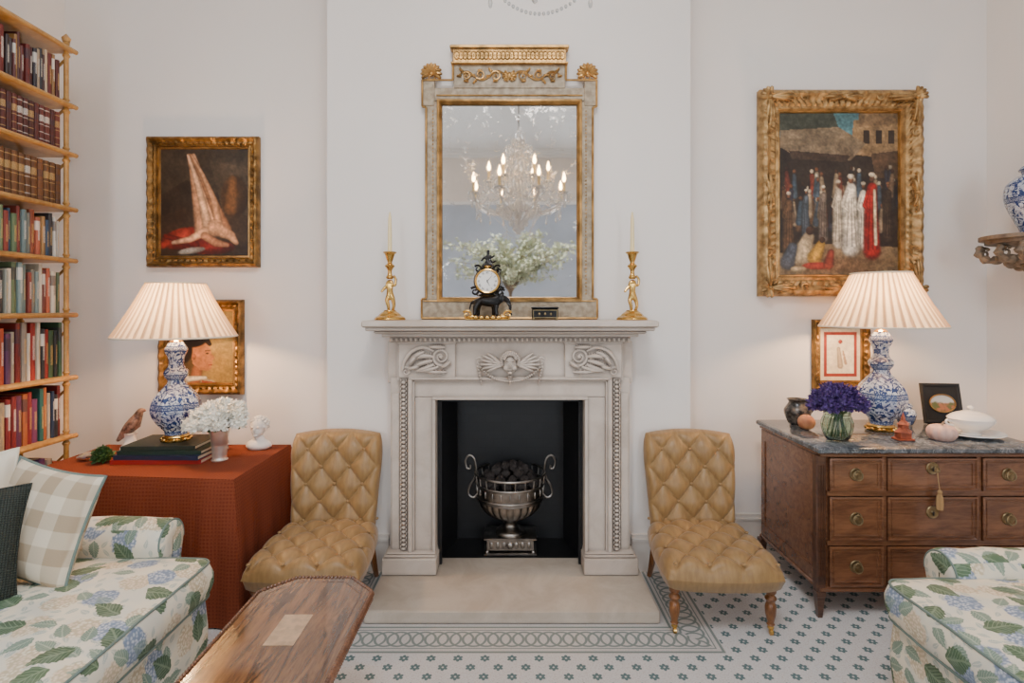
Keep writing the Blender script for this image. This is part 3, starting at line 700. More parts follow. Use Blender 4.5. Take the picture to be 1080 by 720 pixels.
# ---------------------------------------------------------------- paintings (generic stand-ins in the colours of the originals)
class Cv:
    def __init__(s,W,H,c):
        s.W,s.H=W,H; s.i=np.ones((H,W,3))*np.array(c)/255.
        s.X,s.Y=np.meshgrid((np.arange(W)+.5)/W,(np.arange(H)+.5)/H); s.ar=H/W; s.t=lambda x,y:(x,y); s.k=1
    def bl(s,m,c,sh=None):
        c=np.array(c)/255.; col=c[None,None,:]*(sh[...,None] if sh is not None else 1)
        s.i=s.i*(1-m[...,None])+col*m[...,None]
    def ell(s,cx,cy,rx,ry,c,rot=0,soft=.15,shd=.35):
        cx,cy=s.t(cx,cy); rx*=s.k; ry*=s.k
        dx=s.X-cx; dy=(s.Y-cy)*s.ar; a=math.radians(rot); u=(dx*math.cos(a)+dy*math.sin(a))/rx; v=(-dx*math.sin(a)+dy*math.cos(a))/(ry*s.ar)
        d=np.sqrt(u*u+v*v); s.bl(np.clip((1-d)/soft,0,1),c,1-shd*np.clip(d+.4*u+.3*v,0,1.4))
    def poly(s,p,c,shd=0):
        p=[s.t(*q) for q in p]
        ins=np.zeros(s.X.shape,bool); n=len(p)
        for k in range(n):
            x1,y1=p[k];x2,y2=p[(k+1)%n]
            if y1==y2: continue
            cond=((y1>s.Y)!=(y2>s.Y))&(s.X<(x2-x1)*(s.Y-y1)/(y2-y1)+x1); ins^=cond
        s.bl(ins.astype(float),c,(1-shd*(s.X*0.5+s.Y*.5)) if shd else None)
    def limb(s,pts,rad,c,shd=.5,soft=.3):
        pts=[s.t(*q) for q in pts]; rad=[r*s.k for r in rad]
        best=np.full(s.X.shape,9.)
        for k in range(len(pts)-1):
            a=np.array(pts[k])*[1,s.ar]; b=np.array(pts[k+1])*[1,s.ar]; ab=b-a
            t=np.clip(((s.X-a[0])*ab[0]+(s.Y*s.ar-a[1])*ab[1])/(ab@ab+1e-9),0,1)
            dd=np.hypot(s.X-a[0]-t*ab[0],s.Y*s.ar-a[1]-t*ab[1])/(rad[k]*(1-t)+rad[k+1]*t); best=np.minimum(best,dd)
        s.bl(np.clip((1-best)/soft,0,1),c,1-shd*best**2)
    def tex(s,amp,n,seed):
        r=np.random.RandomState(seed)
        for k in (n,n*3,n*7):
            g=r.rand(int(k*s.ar)+2,k+2); yy=s.Y*(g.shape[0]-1.01); xx=s.X*(g.shape[1]-1.01); y0=yy.astype(int); x0=xx.astype(int); fy=yy-y0; fx=xx-x0
            v=g[y0,x0]*(1-fx)*(1-fy)+g[y0,x0+1]*fx*(1-fy)+g[y0+1,x0]*(1-fx)*fy+g[y0+1,x0+1]*fx*fy
            s.i*= (1+amp*(v-.5))[...,None]
    def obj(s,name,w,h,parent,y):
        W,H=s.W,s.H; xs=(np.arange(W)/(W-1)-.5)*w; zs=(.5-np.arange(H)/(H-1))*h
        v=[(x,y,z) for z in zs for x in xs]; f=[(j*W+i,(j+1)*W+i,(j+1)*W+i+1,j*W+i+1) for j in range(H-1) for i in range(W-1)]
        me=bpy.data.meshes.new(name); me.from_pydata(v,[],f); me.materials.append(oil)
        c=np.clip(s.i,0,1)**1.05; c=np.where(c<=.04045,c/12.92,((c+.055)/1.055)**2.4); at=me.color_attributes.new('Col','FLOAT_COLOR','POINT')
        at.data.foreach_set('color',np.concatenate([c.reshape(-1,3),np.ones((W*H,1))],1).ravel().astype(np.float32))
        ob=bpy.data.objects.new(name,me); COL.objects.link(ob); ob.parent=parent; return ob
def picture(label,cx,cz,w,h,fw,dep,cv,mat,amp,ywall=YB,tilt=0,corner=False,inner=None,name='framed_painting'):
    e=thing(name,label,'painting',(cx,ywall-.004,cz),(tilt,0,0))
    m=M(); n=int(max(w,h)*(110 if corner else 90))
    prof=[(0,0),(0,dep*.55),(fw*.12,dep*.9),(fw*.28,dep),(fw*.42,dep*.8),(fw*.55,dep*.62),(fw*.72,dep*.66),(fw*.82,dep*.5),(fw*.93,dep*.55),(fw,dep*.3),(fw,dep*.1)]
    def disp(j,k,t,L):
        if j in (2,3,4): return amp*(math.sin(L*95)+.6*math.sin(L*41+1))*.5
        if j in (5,6): return amp*.8*math.sin(L*150+j)
        if j==8: return amp*.4*math.sin(L*260)
        return 0
    m.frame(0,0,w,h,prof,0,n,disp)
    if corner:
        Yf=-dep*.78
        for sx in (-1,1):
            for sz in (-1,1):
                cxx,czz=sx*(w/2-fw*.42),sz*(h/2-fw*.42)
                for (dx,dz) in ((-sx,0),(0,-sz)):
                    base_a=math.atan2(dz,dx)
                    for kk,(da,L_) in enumerate(((0,fw*1.6),(.28,fw*1.25),(-.28,fw*1.25))):
                        leafrel(m,(cxx+dx*fw*.1,czz+dz*fw*.1),base_a+da,L_,fw*.09,Yf,1,-da*1.4,.02)
                    p,r=spiral(cxx+dx*fw*1.75,czz+dz*fw*1.75,1,Yf,fw*.2,1.2); m.tube(p,[x*.7 for x in r],6)
                for k in range(5):
                    a=math.atan2(sz,sx)+(-.9+.45*k); q=[(cxx+t*fw*.5*math.cos(a),Yf-.022*math.sin(t*pi*.8),czz+t*fw*.5*math.sin(a)) for t in (0,.3,.6,.85,1)]; m.tube(q,[.005,.009,.012,.011,.004],7)
                m.ball((cxx,Yf-.008,czz),(fw*.12,.022,fw*.12),12,8)
        for (bx,bz,hz_) in ((0,h/2-fw*.42,0),(0,-h/2+fw*.42,0),(-w/2+fw*.42,0,1),(w/2-fw*.42,0,1)):
            for sgn in (-1,1):
                for da in (0,.35,-.35): leafrel(m,(bx,bz),(pi/2 if hz_ else 0)+(0 if sgn>0 else pi)+da,fw*(1.2 if da==0 else .8),fw*.08,Yf,1,-da,.018)
            m.ball((bx,Yf-.008,bz),(fw*.12,.02,fw*.12),10,8)
    m.obj('frame',mat,e)
    if inner:
        m=M(); m.frame(0,0,w-2*fw+.004,h-2*fw+.004,[(0,dep*.3),(.008,dep*.34),(.012,dep*.15)],0); m.obj('inner_gilt_slip',inner,e)
    cv.obj('canvas',w-2*fw+.01,h-2*fw+.01,e,-dep*.14); return e

# flesh-toned drapery over a red cloth on a dark ground
c=Cv(120,142,(48,38,30)); c.poly([(0,0),(1,0),(1,.3),(.6,.42),(.3,.3),(0,.45)],(62,51,40)); c.poly([(0,.62),(.3,.55),(.7,.6),(1,.5),(1,1),(0,1)],(54,41,31))
c.poly([(.55,.12),(1,.2),(1,.62),(.7,.6)],(72,60,47)); c.ell(.82,.45,.16,.2,(84,58,35)); c.limb([(.8,.3),(.78,.55)],[.06,.09],(110,74,41))
c.ell(.28,.82,.27,.1,(140,42,28),-12); c.ell(.55,.9,.3,.07,(124,36,27)); c.limb([(.05,.88),(.3,.78)],[.05,.07],(158,56,40)); c.limb([(.08,.8),(.4,.88)],[.03,.05],(110,32,24))
for (x0,x1,x2,w0,cl) in ((.33,.42,.46,.055,(190,138,102)),(.38,.52,.60,.06,(210,158,120)),(.35,.58,.72,.05,(168,116,80)),(.32,.47,.54,.04,(222,174,136)),(.36,.60,.66,.035,(196,144,106))):
    c.limb([(x0,.08),((x0+x1)/2,.26),(x1,.48),(x2,.74)],[w0*.45,w0*.8,w0*1.2,w0*1.6],cl,.65)
c.limb([(.60,.72),(.78,.80),(.84,.86)],[.09,.06,.03],(204,152,114)); c.limb([(.50,.76),(.34,.83),(.16,.86)],[.06,.04,.025],(212,160,122)); c.limb([(.5,.80),(.62,.86),(.74,.88)],[.05,.05,.03],(176,122,88))
c.ell(.36,.93,.16,.03,(192,182,168),-8); c.tex(.3,9,3)
picture('dark oil study of pale drapery on red cloth in gilt frame',-1.87,2.094,.675,.79,.062,.05,c,golddark,.006,inner=gold)
c=Cv(100,116,(150,122,66)); c.ell(.8,.25,.4,.4,(172,146,86),0,.6,.1); c.ell(.2,.7,.4,.4,(96,74,42),0,.6,.2)
c.k=.85; c.t=lambda x,y:(.44+(x-.5)*.9,.60+(y-.45)*.85)
c.poly([(-.1,1.1),(.0,.90),(.4,.76),(.75,.84),(1.1,1.1)],(206,186,154),.3); c.poly([(.55,.84),(.85,.88),(1.0,1.1),(.6,1.1)],(150,70,40)); c.poly([(.1,1.0),(.45,.8),(.5,1.1),(.1,1.1)],(160,140,108))
c.limb([(.50,.62),(.44,.84)],[.10,.12],(158,98,60))
c.poly([(.36,.25),(.62,.22),(.70,.34),(.71,.42),(.78,.50),(.73,.54),(.74,.58),(.71,.61),(.72,.66),(.66,.70),(.52,.68),(.40,.58)],(186,122,78),.2)
c.ell(.48,.46,.10,.16,(178,114,72),0,.5,.2)
c.ell(.42,.22,.28,.13,(30,21,16),-8,.2,.2); c.ell(.27,.40,.15,.20,(34,24,18),8,.2); c.limb([(.60,.18),(.69,.29)],[.07,.04],(28,20,16)); c.limb([(.62,.39),(.69,.385)],[.013,.008],(34,22,16)); c.ell(.65,.43,.028,.012,(26,18,14)); c.limb([(.68,.61),(.73,.605)],[.012,.008],(150,60,46)); c.ell(.43,.48,.035,.05,(170,104,66))
c.limb([(.16,.70),(.34,.82),(.62,.80)],[.04,.06,.035],(228,216,192)); c.tex(.2,8,9)
picture('portrait of a dark-haired youth in gilt frame behind the lamp',-1.885,1.215,.51,.575,.06,.045,c,golddark,.006,inner=gold)
c=Cv(160,210,(42,34,29)); c.poly([(0,0),(1,0),(1,.2),(0,.16)],(80,118,124)); c.poly([(.1,.0),(.45,0),(.5,.1),(.3,.16),(.0,.12),(0,0)],(62,66,56)); c.poly([(.62,.06),(1,.03),(1,.3),(.6,.26)],(150,122,86),.3); c.poly([(.66,.0),(.98,.0),(.98,.08),(.66,.1)],(112,90,64))
for k in range(3): c.poly([(.7+k*.1,.12),(.75+k*.1,.12),(.75+k*.1,.2),(.7+k*.1,.2)],(44,34,28))
c.poly([(.03,.12),(.5,.1),(.72,.2),(.6,.3),(.15,.27),(.03,.22)],(132,114,90),.35); c.poly([(.1,.24),(.6,.27),(.56,.31),(.12,.29)],(62,48,38)); c.poly([(.76,.26),(1,.24),(1,.42),(.8,.4)],(76,58,42))
r3=random.Random(3)
for k in range(60):
    x=r3.uniform(.04,.96); y=r3.uniform(.36,.6); cl=r3.choice([(86,62,42),(110,90,70),(50,50,60),(106,50,36),(140,124,100),(38,34,34),(60,74,86)]); c.limb([(x,y),(x+r3.uniform(-.02,.02),y+.12)],[.020,.032],cl); c.ell(x,y-.025,.016,.014,r3.choice([(110,72,48),(176,164,140),(70,46,34)]))
c.poly([(.0,.86),(.3,.80),(.6,.80),(1,.82),(1,1),(.0,1)],(150,128,96),.3); c.ell(.5,.93,.45,.07,(120,98,72),0,.6)
def fig(x,y,h,w,cl,hd=(120,80,56),tur=(216,204,180)):
    c.limb([(x,y+h*.16),(x-.008,y+h*.5),(x+.0,y+h)],[w*.7,w*.95,w*1.2],cl,.6)
    dkc=tuple(int(v*.62) for v in cl)
    for o in (-.35,.1,.45): c.limb([(x+o*w*.6,y+h*.3),(x+o*w*1.3,y+h*.98)],[w*.07,w*.12],dkc,.3,.8)
    c.ell(x,y+h*.04,w*.32,w*.28,hd); c.ell(x,y-h*.01,w*.42,w*.24,tur); c.limb([(x-w*.45,y+h*.2),(x-w*.95,y+h*.4),(x-w*.3,y+h*.48)],[w*.26,w*.24,w*.16],tuple(int(v*.88) for v in cl))
fig(.90,.44,.32,.045,(64,50,40),tur=(130,90,60)); fig(.1,.50,.34,.05,(98,72,48)); fig(.38,.46,.30,.04,(112,100,90)); fig(.24,.48,.26,.035,(70,80,90)); fig(.50,.43,.36,.05,(200,190,170)); fig(.70,.44,.36,.05,(214,206,188)); fig(.60,.40,.42,.075,(228,220,202)); fig(.77,.39,.45,.068,(168,36,28)); c.limb([(.79,.48),(.80,.8)],[.014,.016],(220,200,164))
c.limb([(.26,.76),(.2,.87)],[.055,.095],(190,172,138)); c.ell(.27,.72,.035,.028,(90,60,44)); c.limb([(.36,.80),(.31,.88)],[.04,.07],(184,142,56)); c.ell(.37,.775,.025,.02,(80,54,40)); c.limb([(.13,.82),(.09,.91)],[.045,.07],(80,90,104)); c.ell(.33,.93,.13,.024,(170,60,44)); c.ell(.18,.95,.07,.02,(210,190,150)); c.limb([(.44,.85),(.42,.92)],[.03,.05],(140,58,42)); c.tex(.35,14,5)
picture('large oil painting of robed market figures in carved gilt frame',1.985,2.145,.985,1.245,.122,.07,c,goldold,.007,corner=True,inner=gold)
c=Cv(60,72,(226,212,186)); c.poly([(.14,.11),(.86,.11),(.86,.89),(.14,.89)],(150,52,38)); c.poly([(.20,.16),(.80,.16),(.80,.84),(.20,.84)],(236,226,204)); c.ell(.5,.28,.05,.04,(180,54,36)); c.limb([(.46,.4),(.5,.7)],[.04,.07],(206,186,160)); c.limb([(.56,.45),(.62,.66)],[.02,.03],(196,160,130)); c.tex(.10,6,2)
picture('small framed print with red and cream mount in gilt frame',2.0,1.17,.35,.425,.045,.03,c,golddark,.005,inner=gold,name='framed_print')

# ---------------------------------------------------------------- bookcase + books
bcx0,bcx1=-2.70,-2.415
bc=thing('bookcase','tall honey wood open bookcase with turned posts','bookcase',(-2.56,2.4,0))
OB=(-2.56,2.4,0); SZ=[.40,.75,1.07,1.413,1.71,1.99,2.29,2.555,2.86]
for z in SZ:
    m=M(); m.box(bcx0,bcx1+.008,1.7,2.975,z-.012,z+.012,.005); m.tube([(bcx1+.008,1.7,z),(bcx1+.008,2.985,z)],.013,8); m.obj('shelf',shelfwood,bc,off=OB)
for y in (1.75,2.945):
    for x in (bcx0+.02,bcx1-.014):
        pr=[(.014,0)]
        for z in SZ: pr+=[(.012,z-.05),(.019,z-.035),(.012,z-.022),(.012,z+.022),(.017,z+.03),(.012,z+.04)]
        pr+=[(.017,2.9),(.022,2.92),(.010,2.935),(.001,2.945)]
        M().lathe(pr,(x,y,0),10).obj('post',shelfwood,bc,off=OB)
for z in SZ[:-1]: M().tube([(bcx0+.02,2.955,z+.03),(bcx1-.02,2.955,z+.26)],.007,8).obj('cross_brace',shelfwood,bc,off=OB)
m=M(); pl=[(0,0),(.86,0),(.97,.08),(1,.3),(1,.7),(.97,.92),(.86,1),(0,1)]; m.cur=0
n=len(pl)
m.add([(x,y,0) for x,y in pl]+[(x,y,1) for x,y in pl],[(i,i+1,n+i+1,n+i) for i in range(n-1)]); m.add([(x,y,0) for x,y in [(0,0),(.86,0),(.86,.06),(0,.06)]]+[(x,y,1) for x,y in [(0,0),(.86,0),(.86,.06),(0,.06)]],[(4,5,6,7)])
m.add([(0,.94,1),(.86,.94,1),(.86,1,1),(0,1,1)],[(0,1,2,3)]); m.add([(.86,0,1),(.97,.08,1),(1,.3,1),(1,.7,1),(.97,.92,1),(.86,1,1)],[(0,1,2,3,4,5)])
m.cur=1; m.box(0.02,.9,.05,.95,.01,.985)
bookmesh=m.obj('book',[bookmat,page]); bdata=bookmesh.data; bpy.data.objects.remove(bookmesh)
PAL={'mix':[(146,36,32),(40,62,104),(206,196,174),(56,88,60),(36,36,42),(196,146,56),(90,52,90),(172,162,150),(184,76,40),(104,126,146),(70,42,32),(222,214,200),(70,130,140)],
 'dark':[(74,28,28),(94,34,30),(56,30,28),(120,40,34),(46,40,48),(196,170,140),(144,40,38),(40,52,70),(150,110,60)],
 'red':[(104,44,38),(96,42,36),(116,52,42),(88,38,34)],
 'brown':[(118,76,44),(104,66,38),(132,88,52)],
 'light':[(200,194,182),(144,144,132),(134,56,46),(56,84,116),(220,210,190),(176,136,84),(70,66,70),(130,156,158),(228,222,210),(96,116,84),(180,96,70)],
 'pink':[(190,52,96),(50,118,108),(36,58,92),(190,170,142),(126,34,38),(40,38,44),(216,208,194),(110,54,96),(200,110,60)]}
rows=[(0,'mix',(.026,.045),.22,.3,'upright books on the bottom shelf',0),(1,'pink',(.018,.038),.22,.275,'mixed hardbacks on the low shelf',0),(2,'mix',(.016,.036),.23,.30,'mixed hardbacks under the middle shelf',0),(3,'light',(.016,.036),.205,.255,'pale-jacketed hardbacks',0),
 (4,'light',(.014,.034),.19,.24,'mixed jacketed hardbacks',0),(5,'brown',(.034,.038),.21,.22,'gilt brown leather volumes',1),(6,'red',(.028,.036),.19,.205,'dark red leather volumes',1),(7,'dark',(.016,.034),.19,.26,'mixed books on the top shelf',0)]
DESC={'mix':'hardback book with coloured spine','pink':'brightly coloured hardback book','light':'pale-jacketed hardback book','brown':'brown leather book with gilt bands','red':'dark red leather-bound book','dark':'dark-spined hardback book'}
for si,pal,(t0,t1),h0,h1,g,lea in rows:
    z=SZ[si]+.0125; y=2.30
    hh=rnd.uniform(h0,h1)
    while y<2.915:
        t=rnd.uniform(t0,t1)
        if y+t>2.928: break
        if not lea: hh=rnd.uniform(h0,min(h1,(SZ[si+1]-SZ[si])-.035))
        o=bpy.data.objects.new('book',bdata); COL.objects.link(o); d=rnd.uniform(.17,.2) if not lea else .17
        sx=bcx1-.016-(rnd.uniform(0,.012) if not lea else 0)
        o.location=(sx-d,y,z); o.scale=(d,t-.0006,hh); cc=rnd.choice(PAL[pal]); k=rnd.uniform(.8,1.12); q=rgb(*[min(255,v*k) for v in cc]); o.color=(q[0],q[1],q[2],float(lea))
        tag(o,DESC[pal]+' standing on the bookcase shelf','book',g); y+=t

# ---------------------------------------------------------------- upholstery helpers
def pillow(M_,w,h,t,nu=28,nv=28,p=3.0,pinch=.10):
    def mk(sg):
        def g(a,b):
            u=2*a-1; v=2*b-1
            e=(max(0,1-abs(u)**p)*max(0,1-abs(v)**p))**.5
            x=u*w*(1-pinch*(1-v*v)*abs(u)**2); y=v*h*(1-pinch*(1-u*u)*abs(v)**2)
            return Vector((x,y,sg*t*e))
        return g
    M_.grid(nu,nv,mk(1)); M_.grid(nu,nv,lambda a,b:mk(-1)(1-a,b)); return M_
def cushion_edge(w,h,pinch,n=20):
    pts=[]
    for k in range(4):
        for i in range(n):
            q=-1+2*i/n; u,v=((q,-1),(1,q),(-q,1),(-1,-q))[k]
            pts.append((u*w*(1-pinch*(1-v*v)*abs(u)**2),v*h*(1-pinch*(1-u*u)*abs(v)**2),0))
    return pts
def cushion(label,mat,loc,rot,w=.2,h=.2,t=.07,pm=None):
    e=thing('cushion',label,'cushion',loc,rot)
    pillow(M(),w,h,t,pinch=.09).obj('cover',mat,e,ang=60)
    M().tube(cushion_edge(w,h,.09),.005,6,True).obj('piping',pm or mat,e)
    return e

def tuft(x,y,a,b): 
    s=(x/a+y/b)/2; t=(x/a-y/b)/2
    return (abs(math.sin(pi*s))*abs(math.sin(pi*t)))**.40
def slipper(x,y,rz,label):
    e=thing('slipper_chair',label,'chair',(x,y,0),(0,0,rz))
    a,b=.074,.085
    bm=M(); bm.ball((0,0,0),(.010,.010,.007),10,6); btn=bm.obj('button',gfab,e); used=[False]
    def put(loc,rot):
        o=btn if not used[0] else btn.copy()
        if used[0]: COL.objects.link(o)
        used[0]=True; o.location=loc; o.rotation_euler=rot
    cy=-.02; HW,HD=.265,.28
    def seatp(u,v,sg):
        k=.16; X=u*HW*math.sqrt(1-k*v*v)*(1-.05*v); Y=v*HD*math.sqrt(1-k*u*u)+cy
        ex=(max(0,1-abs(u)**7)*max(0,1-abs(v)**7))**.5
        if sg>0: z=.262+.066*ex**.8+.033*tuft(X,Y-cy,a,b)*ex
        else: z=.262-.068*ex**.5
        return Vector((X,Y,z))
    m=M(); m.grid(110,110,lambda p,q:seatp(2*p-1,2*q-1,1)); m.grid(30,30,lambda p,q:seatp(1-2*p,2*q-1,-1)); m.obj('seat',gfab,e,ang=75)
    for j in range(-3,4):
        for i in range(-4,5):
            if (i+j)%2==0 and abs(i*a)<.23 and abs(j*b)<.26: put((i*a,cy+j*b,.333),(0,0,0))
    z0,z1=.27,.79
    def backp(u,v,sg):
        W=.218+.036*(.5+.5*v)**1.2; k=.13*max(0,v)**4
        X=u*W*math.sqrt(1-k*1.6); zz=(z0+z1)/2+v*(z1-z0)/2*math.sqrt(1-.14*u*u*(v>0))
        ex=(max(0,1-abs(u)**8)*max(0,1-abs(v)**8))**.5
        yy=.215+.09*(v+1)/2+.03*(1-u*u)
        if sg>0: yy-= (.048+.033*tuft(X,zz-.52,a,.088))*ex
        else: yy+=.035*ex
        return Vector((X,yy,zz))
    m=M(); m.grid(100,110,lambda p,q:backp(2*p-1,2*q-1,1)); m.grid(30,30,lambda p,q:backp(1-2*p,2*q-1,-1)); m.obj('backrest',gfab,e,ang=75)
    for j in range(-2,3):
        for i in range(-4,5):
            if (i+j)%2==0 and abs(i*a)<.20 and abs(j*.088)<.2:
                v=(j*.088)/.26; u=i*a/.25; p=backp(u,v,1); put((i*a,p.y-.004,.52+j*.088),(pi/2,0,0))
    for s in (-1,1):
        m=M(); m.lathe(prof_smooth([(.024,.215),(.024,.19),(.016,.178),(.026,.163),(.018,.147),(.024,.125),(.022,.09),(.014,.055),(.018,.048),(.011,.04)],3),(s*.212,-.225,0),14); m.obj('leg',legwood,e)
        m=M(); m.lathe([(.012,.045),(.014,.03),(.009,.024)],(s*.212,-.225,0),12); m.lathe([(.006,-.008),(.014,-.006),(.014,.006),(.006,.008)],(s*.212,-.23,.0145),14,R=Matrix.Rotation(pi/2,3,'Y')); m.obj('castor',brass,e)
        m=M(); m.tube([(s*.2,.2,.22),(s*.205,.24,.1),(s*.21,.285,.002)],[.020,.017,.013],4); m.obj('leg',legwood,e)
    return e
slipper(.945,2.635,-.03,'low slipper chair in buttoned camel satin with turned legs')
slipper(-.935,2.635,.03,'low slipper chair in buttoned camel satin beside the rust tablecloth')

# ---------------------------------------------------------------- table with cloth
TZ=.663
tb=thing('side_table','table draped to the floor in rust-red patterned cloth','table',(-1.79,2.82,0))
Q=[(-1.275,2.48),(-1.275,3.13),(-2.34,3.13),(-2.34,2.58)]
def cloth():
    m=M(); n=80; per=[]
    for k in range(4):
        a=Vector(Q[k]); b=Vector(Q[(k+1)%4]); pv=Vector(Q[k-1])
        for i in range(n):
            t=i/n; p=a.lerp(b,t)
            d=(b-a).normalized(); nr=Vector((d.y,-d.x))
            L=(b-a).length; ct=min(t,1-t)*L
            prv=(a-pv).normalized(); nxt=(Vector(Q[(k+2)%4])-b).normalized()
            n2=Vector((prv.y,-prv.x)) if t<.5 else Vector((nxt.y,-nxt.x))
            w=max(0,1-ct/.12)*.5; nn=(nr*(1-w)+n2*w).normalized()
            g=(.5 if k==0 else .3 if k==1 else .1 if k==2 else .75)
            if k==0 and t<.5: g=max(g,.75*max(0,1-ct/.3))
            per.append((p,nn,ct,k*1.7+t*L,g))
    vs=[];R=18;T=len(per)
    for j in range(R+1):
        h=j/R
        for (p,nn,ct,s,g) in per:
            cor=max(0,1-ct/.20)
            fold=.024*math.sin(s*19+.6*math.sin(s*7))+.010*math.sin(s*41+1)+(.016*math.cos(ct*48) if ct<.2 else 0)
            off=.003+.010*min(1,h*4)+(h**1.2*(.02+.05*cor**1.5)+min(1,h*1.6)**1.3*fold)*g
            if j==0: off=-.006
            z=TZ-(.0 if j==0 else .004+(TZ-.012)*(j/R))
            q=p+nn*off; vs.append((q.x,q.y,max(.006,z)))
    fs=[(j*T+(i+1)%T,j*T+i,(j+1)*T+i,(j+1)*T+(i+1)%T) for j in range(R) for i in range(T)]
    m.add(vs,fs); c0=sum((p[0] for p in per),Vector((0,0)))/T
    k=len(m.v); m.v.append(Vector((c0.x,c0.y,TZ)))
    for i in range(T): m.f.append((i,(i+1)%T,k)); m.mi.append(0)
    return m
cloth().obj('tablecloth',rust,tb,off=(-1.79,2.82,0),uv=True,ang=55)
m=M(); m.box(-2.28,-1.32,2.65,3.1,TZ-.03,TZ-.008)
for x in (-2.24,-1.36):
    for y in (2.69,3.06): m.box(x-.025,x+.025,y-.025,y+.025,0,TZ-.03)
m.obj('table_frame',mahogd,tb,off=(-1.79,2.82,0))
z=TZ+.001
for i,(w,d,t,cl,r) in enumerate(((.45,.30,.022,(170,32,26),.03),(.43,.29,.022,(26,40,72),-.02),(.42,.28,.020,(24,52,42),.02),(.37,.26,.020,(30,46,38),.04))):
    m=M(); m.cur=0; m.box(0,w,0,d,0,.003); m.box(0,w,0,d,t-.003,t); m.box(0,w,-.002,.002,0,t); m.cur=1; m.box(.006,w-.006,.002,d-.006,.003,t-.003)
    o=m.obj('book',[bookmat,page],None,rot=(0,0,r)); o.location=(-2.02+i*.012,2.715+i*.008,z); o.color=rgb(*cl)[:3]+(0,); tag(o,('red' if i==0 else 'dark blue' if i==1 else 'dark green')+' hardback lying flat in a stack under the lamp','book','books stacked on the table'); z+=t+.0005
BZ=z
# ---------------------------------------------------------------- lamps
def octf(a,j=0,z=0):
    q=(a%(pi/4))-pi/8; return math.cos(pi/8)/math.cos(q)*1.02
def lamp(x,y,z,label):
    e=thing('table_lamp',label,'lamp',(x,y,z))
    m=M(); m.lathe(prof_smooth([(.072,0),(.074,.008),(.064,.016),(.067,.024),(.060,.034)],3),(0,0,0),8,cap=True)
    for k in range(8): a=(k+.5)*pi/4; m.ball((.066*math.cos(a),.066*math.sin(a),.012),.011,8,6)
    m.obj('gilt_foot',brass,e)
    P=[(r*.9,zz*.93) for r,zz in prof_smooth([(.060,.034),(.064,.06),(.098,.10),(.128,.155),(.132,.20),(.113,.25),(.076,.295),(.050,.325),(.045,.345),(.060,.365),(.065,.39),(.050,.41),(.040,.43),(.042,.47),(.056,.50),(.060,.52),(.046,.545),(.036,.56)],4)]
    M().lathe(P,(0,0,0),64,octf).obj('vase_body',delftm,e,ang=16)
    m=M(); m.lathe([(.028,.518),(.032,.525),(.02,.535),(.012,.56),(.008,.62),(.004,.825)],(0,0,0),12)
    for k in range(3): a=k*2*pi/3; m.tube([(0,0,.818),(.112*math.cos(a),.112*math.sin(a),.826)],.003,6)
    m.obj('stem',brass,e)
    M().ball((0,0,.67),(.028,.028,.038),14,10).obj('bulb',bulbm,e)
    n=NPL
    def sp(a,t):
        i=round(a*n*4); an=2*pi*a
        zz=.550+.282*t; r=.284+(.135-.284)*t-.012*math.sin(pi*t)*.5
        r+= (0,.010,0,-.010)[i%4]*(1-.45*t)
        return Vector((r*math.cos(an),r*math.sin(an),zz))
    m=M(); m.grid(n*4,8,sp,True); m.obj('lamp_shade',shadem,e,ang=8)
    m=M(); m.tube([(.289*math.cos(2*pi*i/64),.289*math.sin(2*pi*i/64),.550) for i in range(64)],.005,6,True); m.tube([(.138*math.cos(2*pi*i/64),.138*math.sin(2*pi*i/64),.832) for i in range(64)],.005,6,True); m.obj('shade_trim',cream,e)
    L=bpy.data.lights.new('lamp_light','POINT'); L.energy=LAMPW; L.color=(1,.60,.30); L.shadow_soft_size=.045
    lo=bpy.data.objects.new('lamp_light',L); COL.objects.link(lo); lo.location=(x,y,z+.67)
LAMPW=48
lamp(-1.785,2.875,BZ,'blue and white octagonal pottery lamp with pleated shade on stacked books')
lamp(1.965,2.88,.803,'blue and white octagonal pottery lamp with pleated shade on marble top')
TZ+=.001
VS=(-1.515,2.80)
e=thing('flower_vase','silver beaker vase on the rust tablecloth','vase',(VS[0],VS[1],TZ))
m=M(); m.lathe(prof_smooth([(.038,0),(.04,.005),(.034,.012),(.036,.05),(.043,.12),(.054,.17)],3)+[(.05,.168),(.036,.06),(.001,.02)],(0,0,0),28,cap=False); m.obj('vessel',silver,e)
def bloom(m,c,R,r_,n=26,ruffle=.15):
    for k in range(n):
        ring=k/n; th=math.acos(1-1.5*ring); ph=k*2.39996
        d=Vector((math.sin(th)*math.cos(ph),math.sin(th)*math.sin(ph),math.cos(th)))
        t1=d.cross(Vector((0,0,1))); t1=t1.normalized() if t1.length>.1 else Vector((1,0,0)); t2=d.cross(t1)
        tw=Matrix.Rotation(r_.uniform(-.6,.6),3,d); t1=tw@t1; t2=tw@t2
        S=R*r_.uniform(.36,.5); til=r_.uniform(-.35,.35); til2=r_.uniform(-.35,.35)
        def f(a,b):
            u=2*a-1; v=2*b-1; q=u*u+v*v
            rr=.72+.20*q+til*u*.4+til2*v*.4+ruffle*.35*math.sin(4*u+k)*abs(v)+ruffle*.25*math.cos(5*v+k)*abs(u)
            return Vector(c)+ (d*R*rr+ (t1*u*(1-.25*v*v)+t2*v*(1-.25*u*u))*S)
        m.grid(6,6,f)
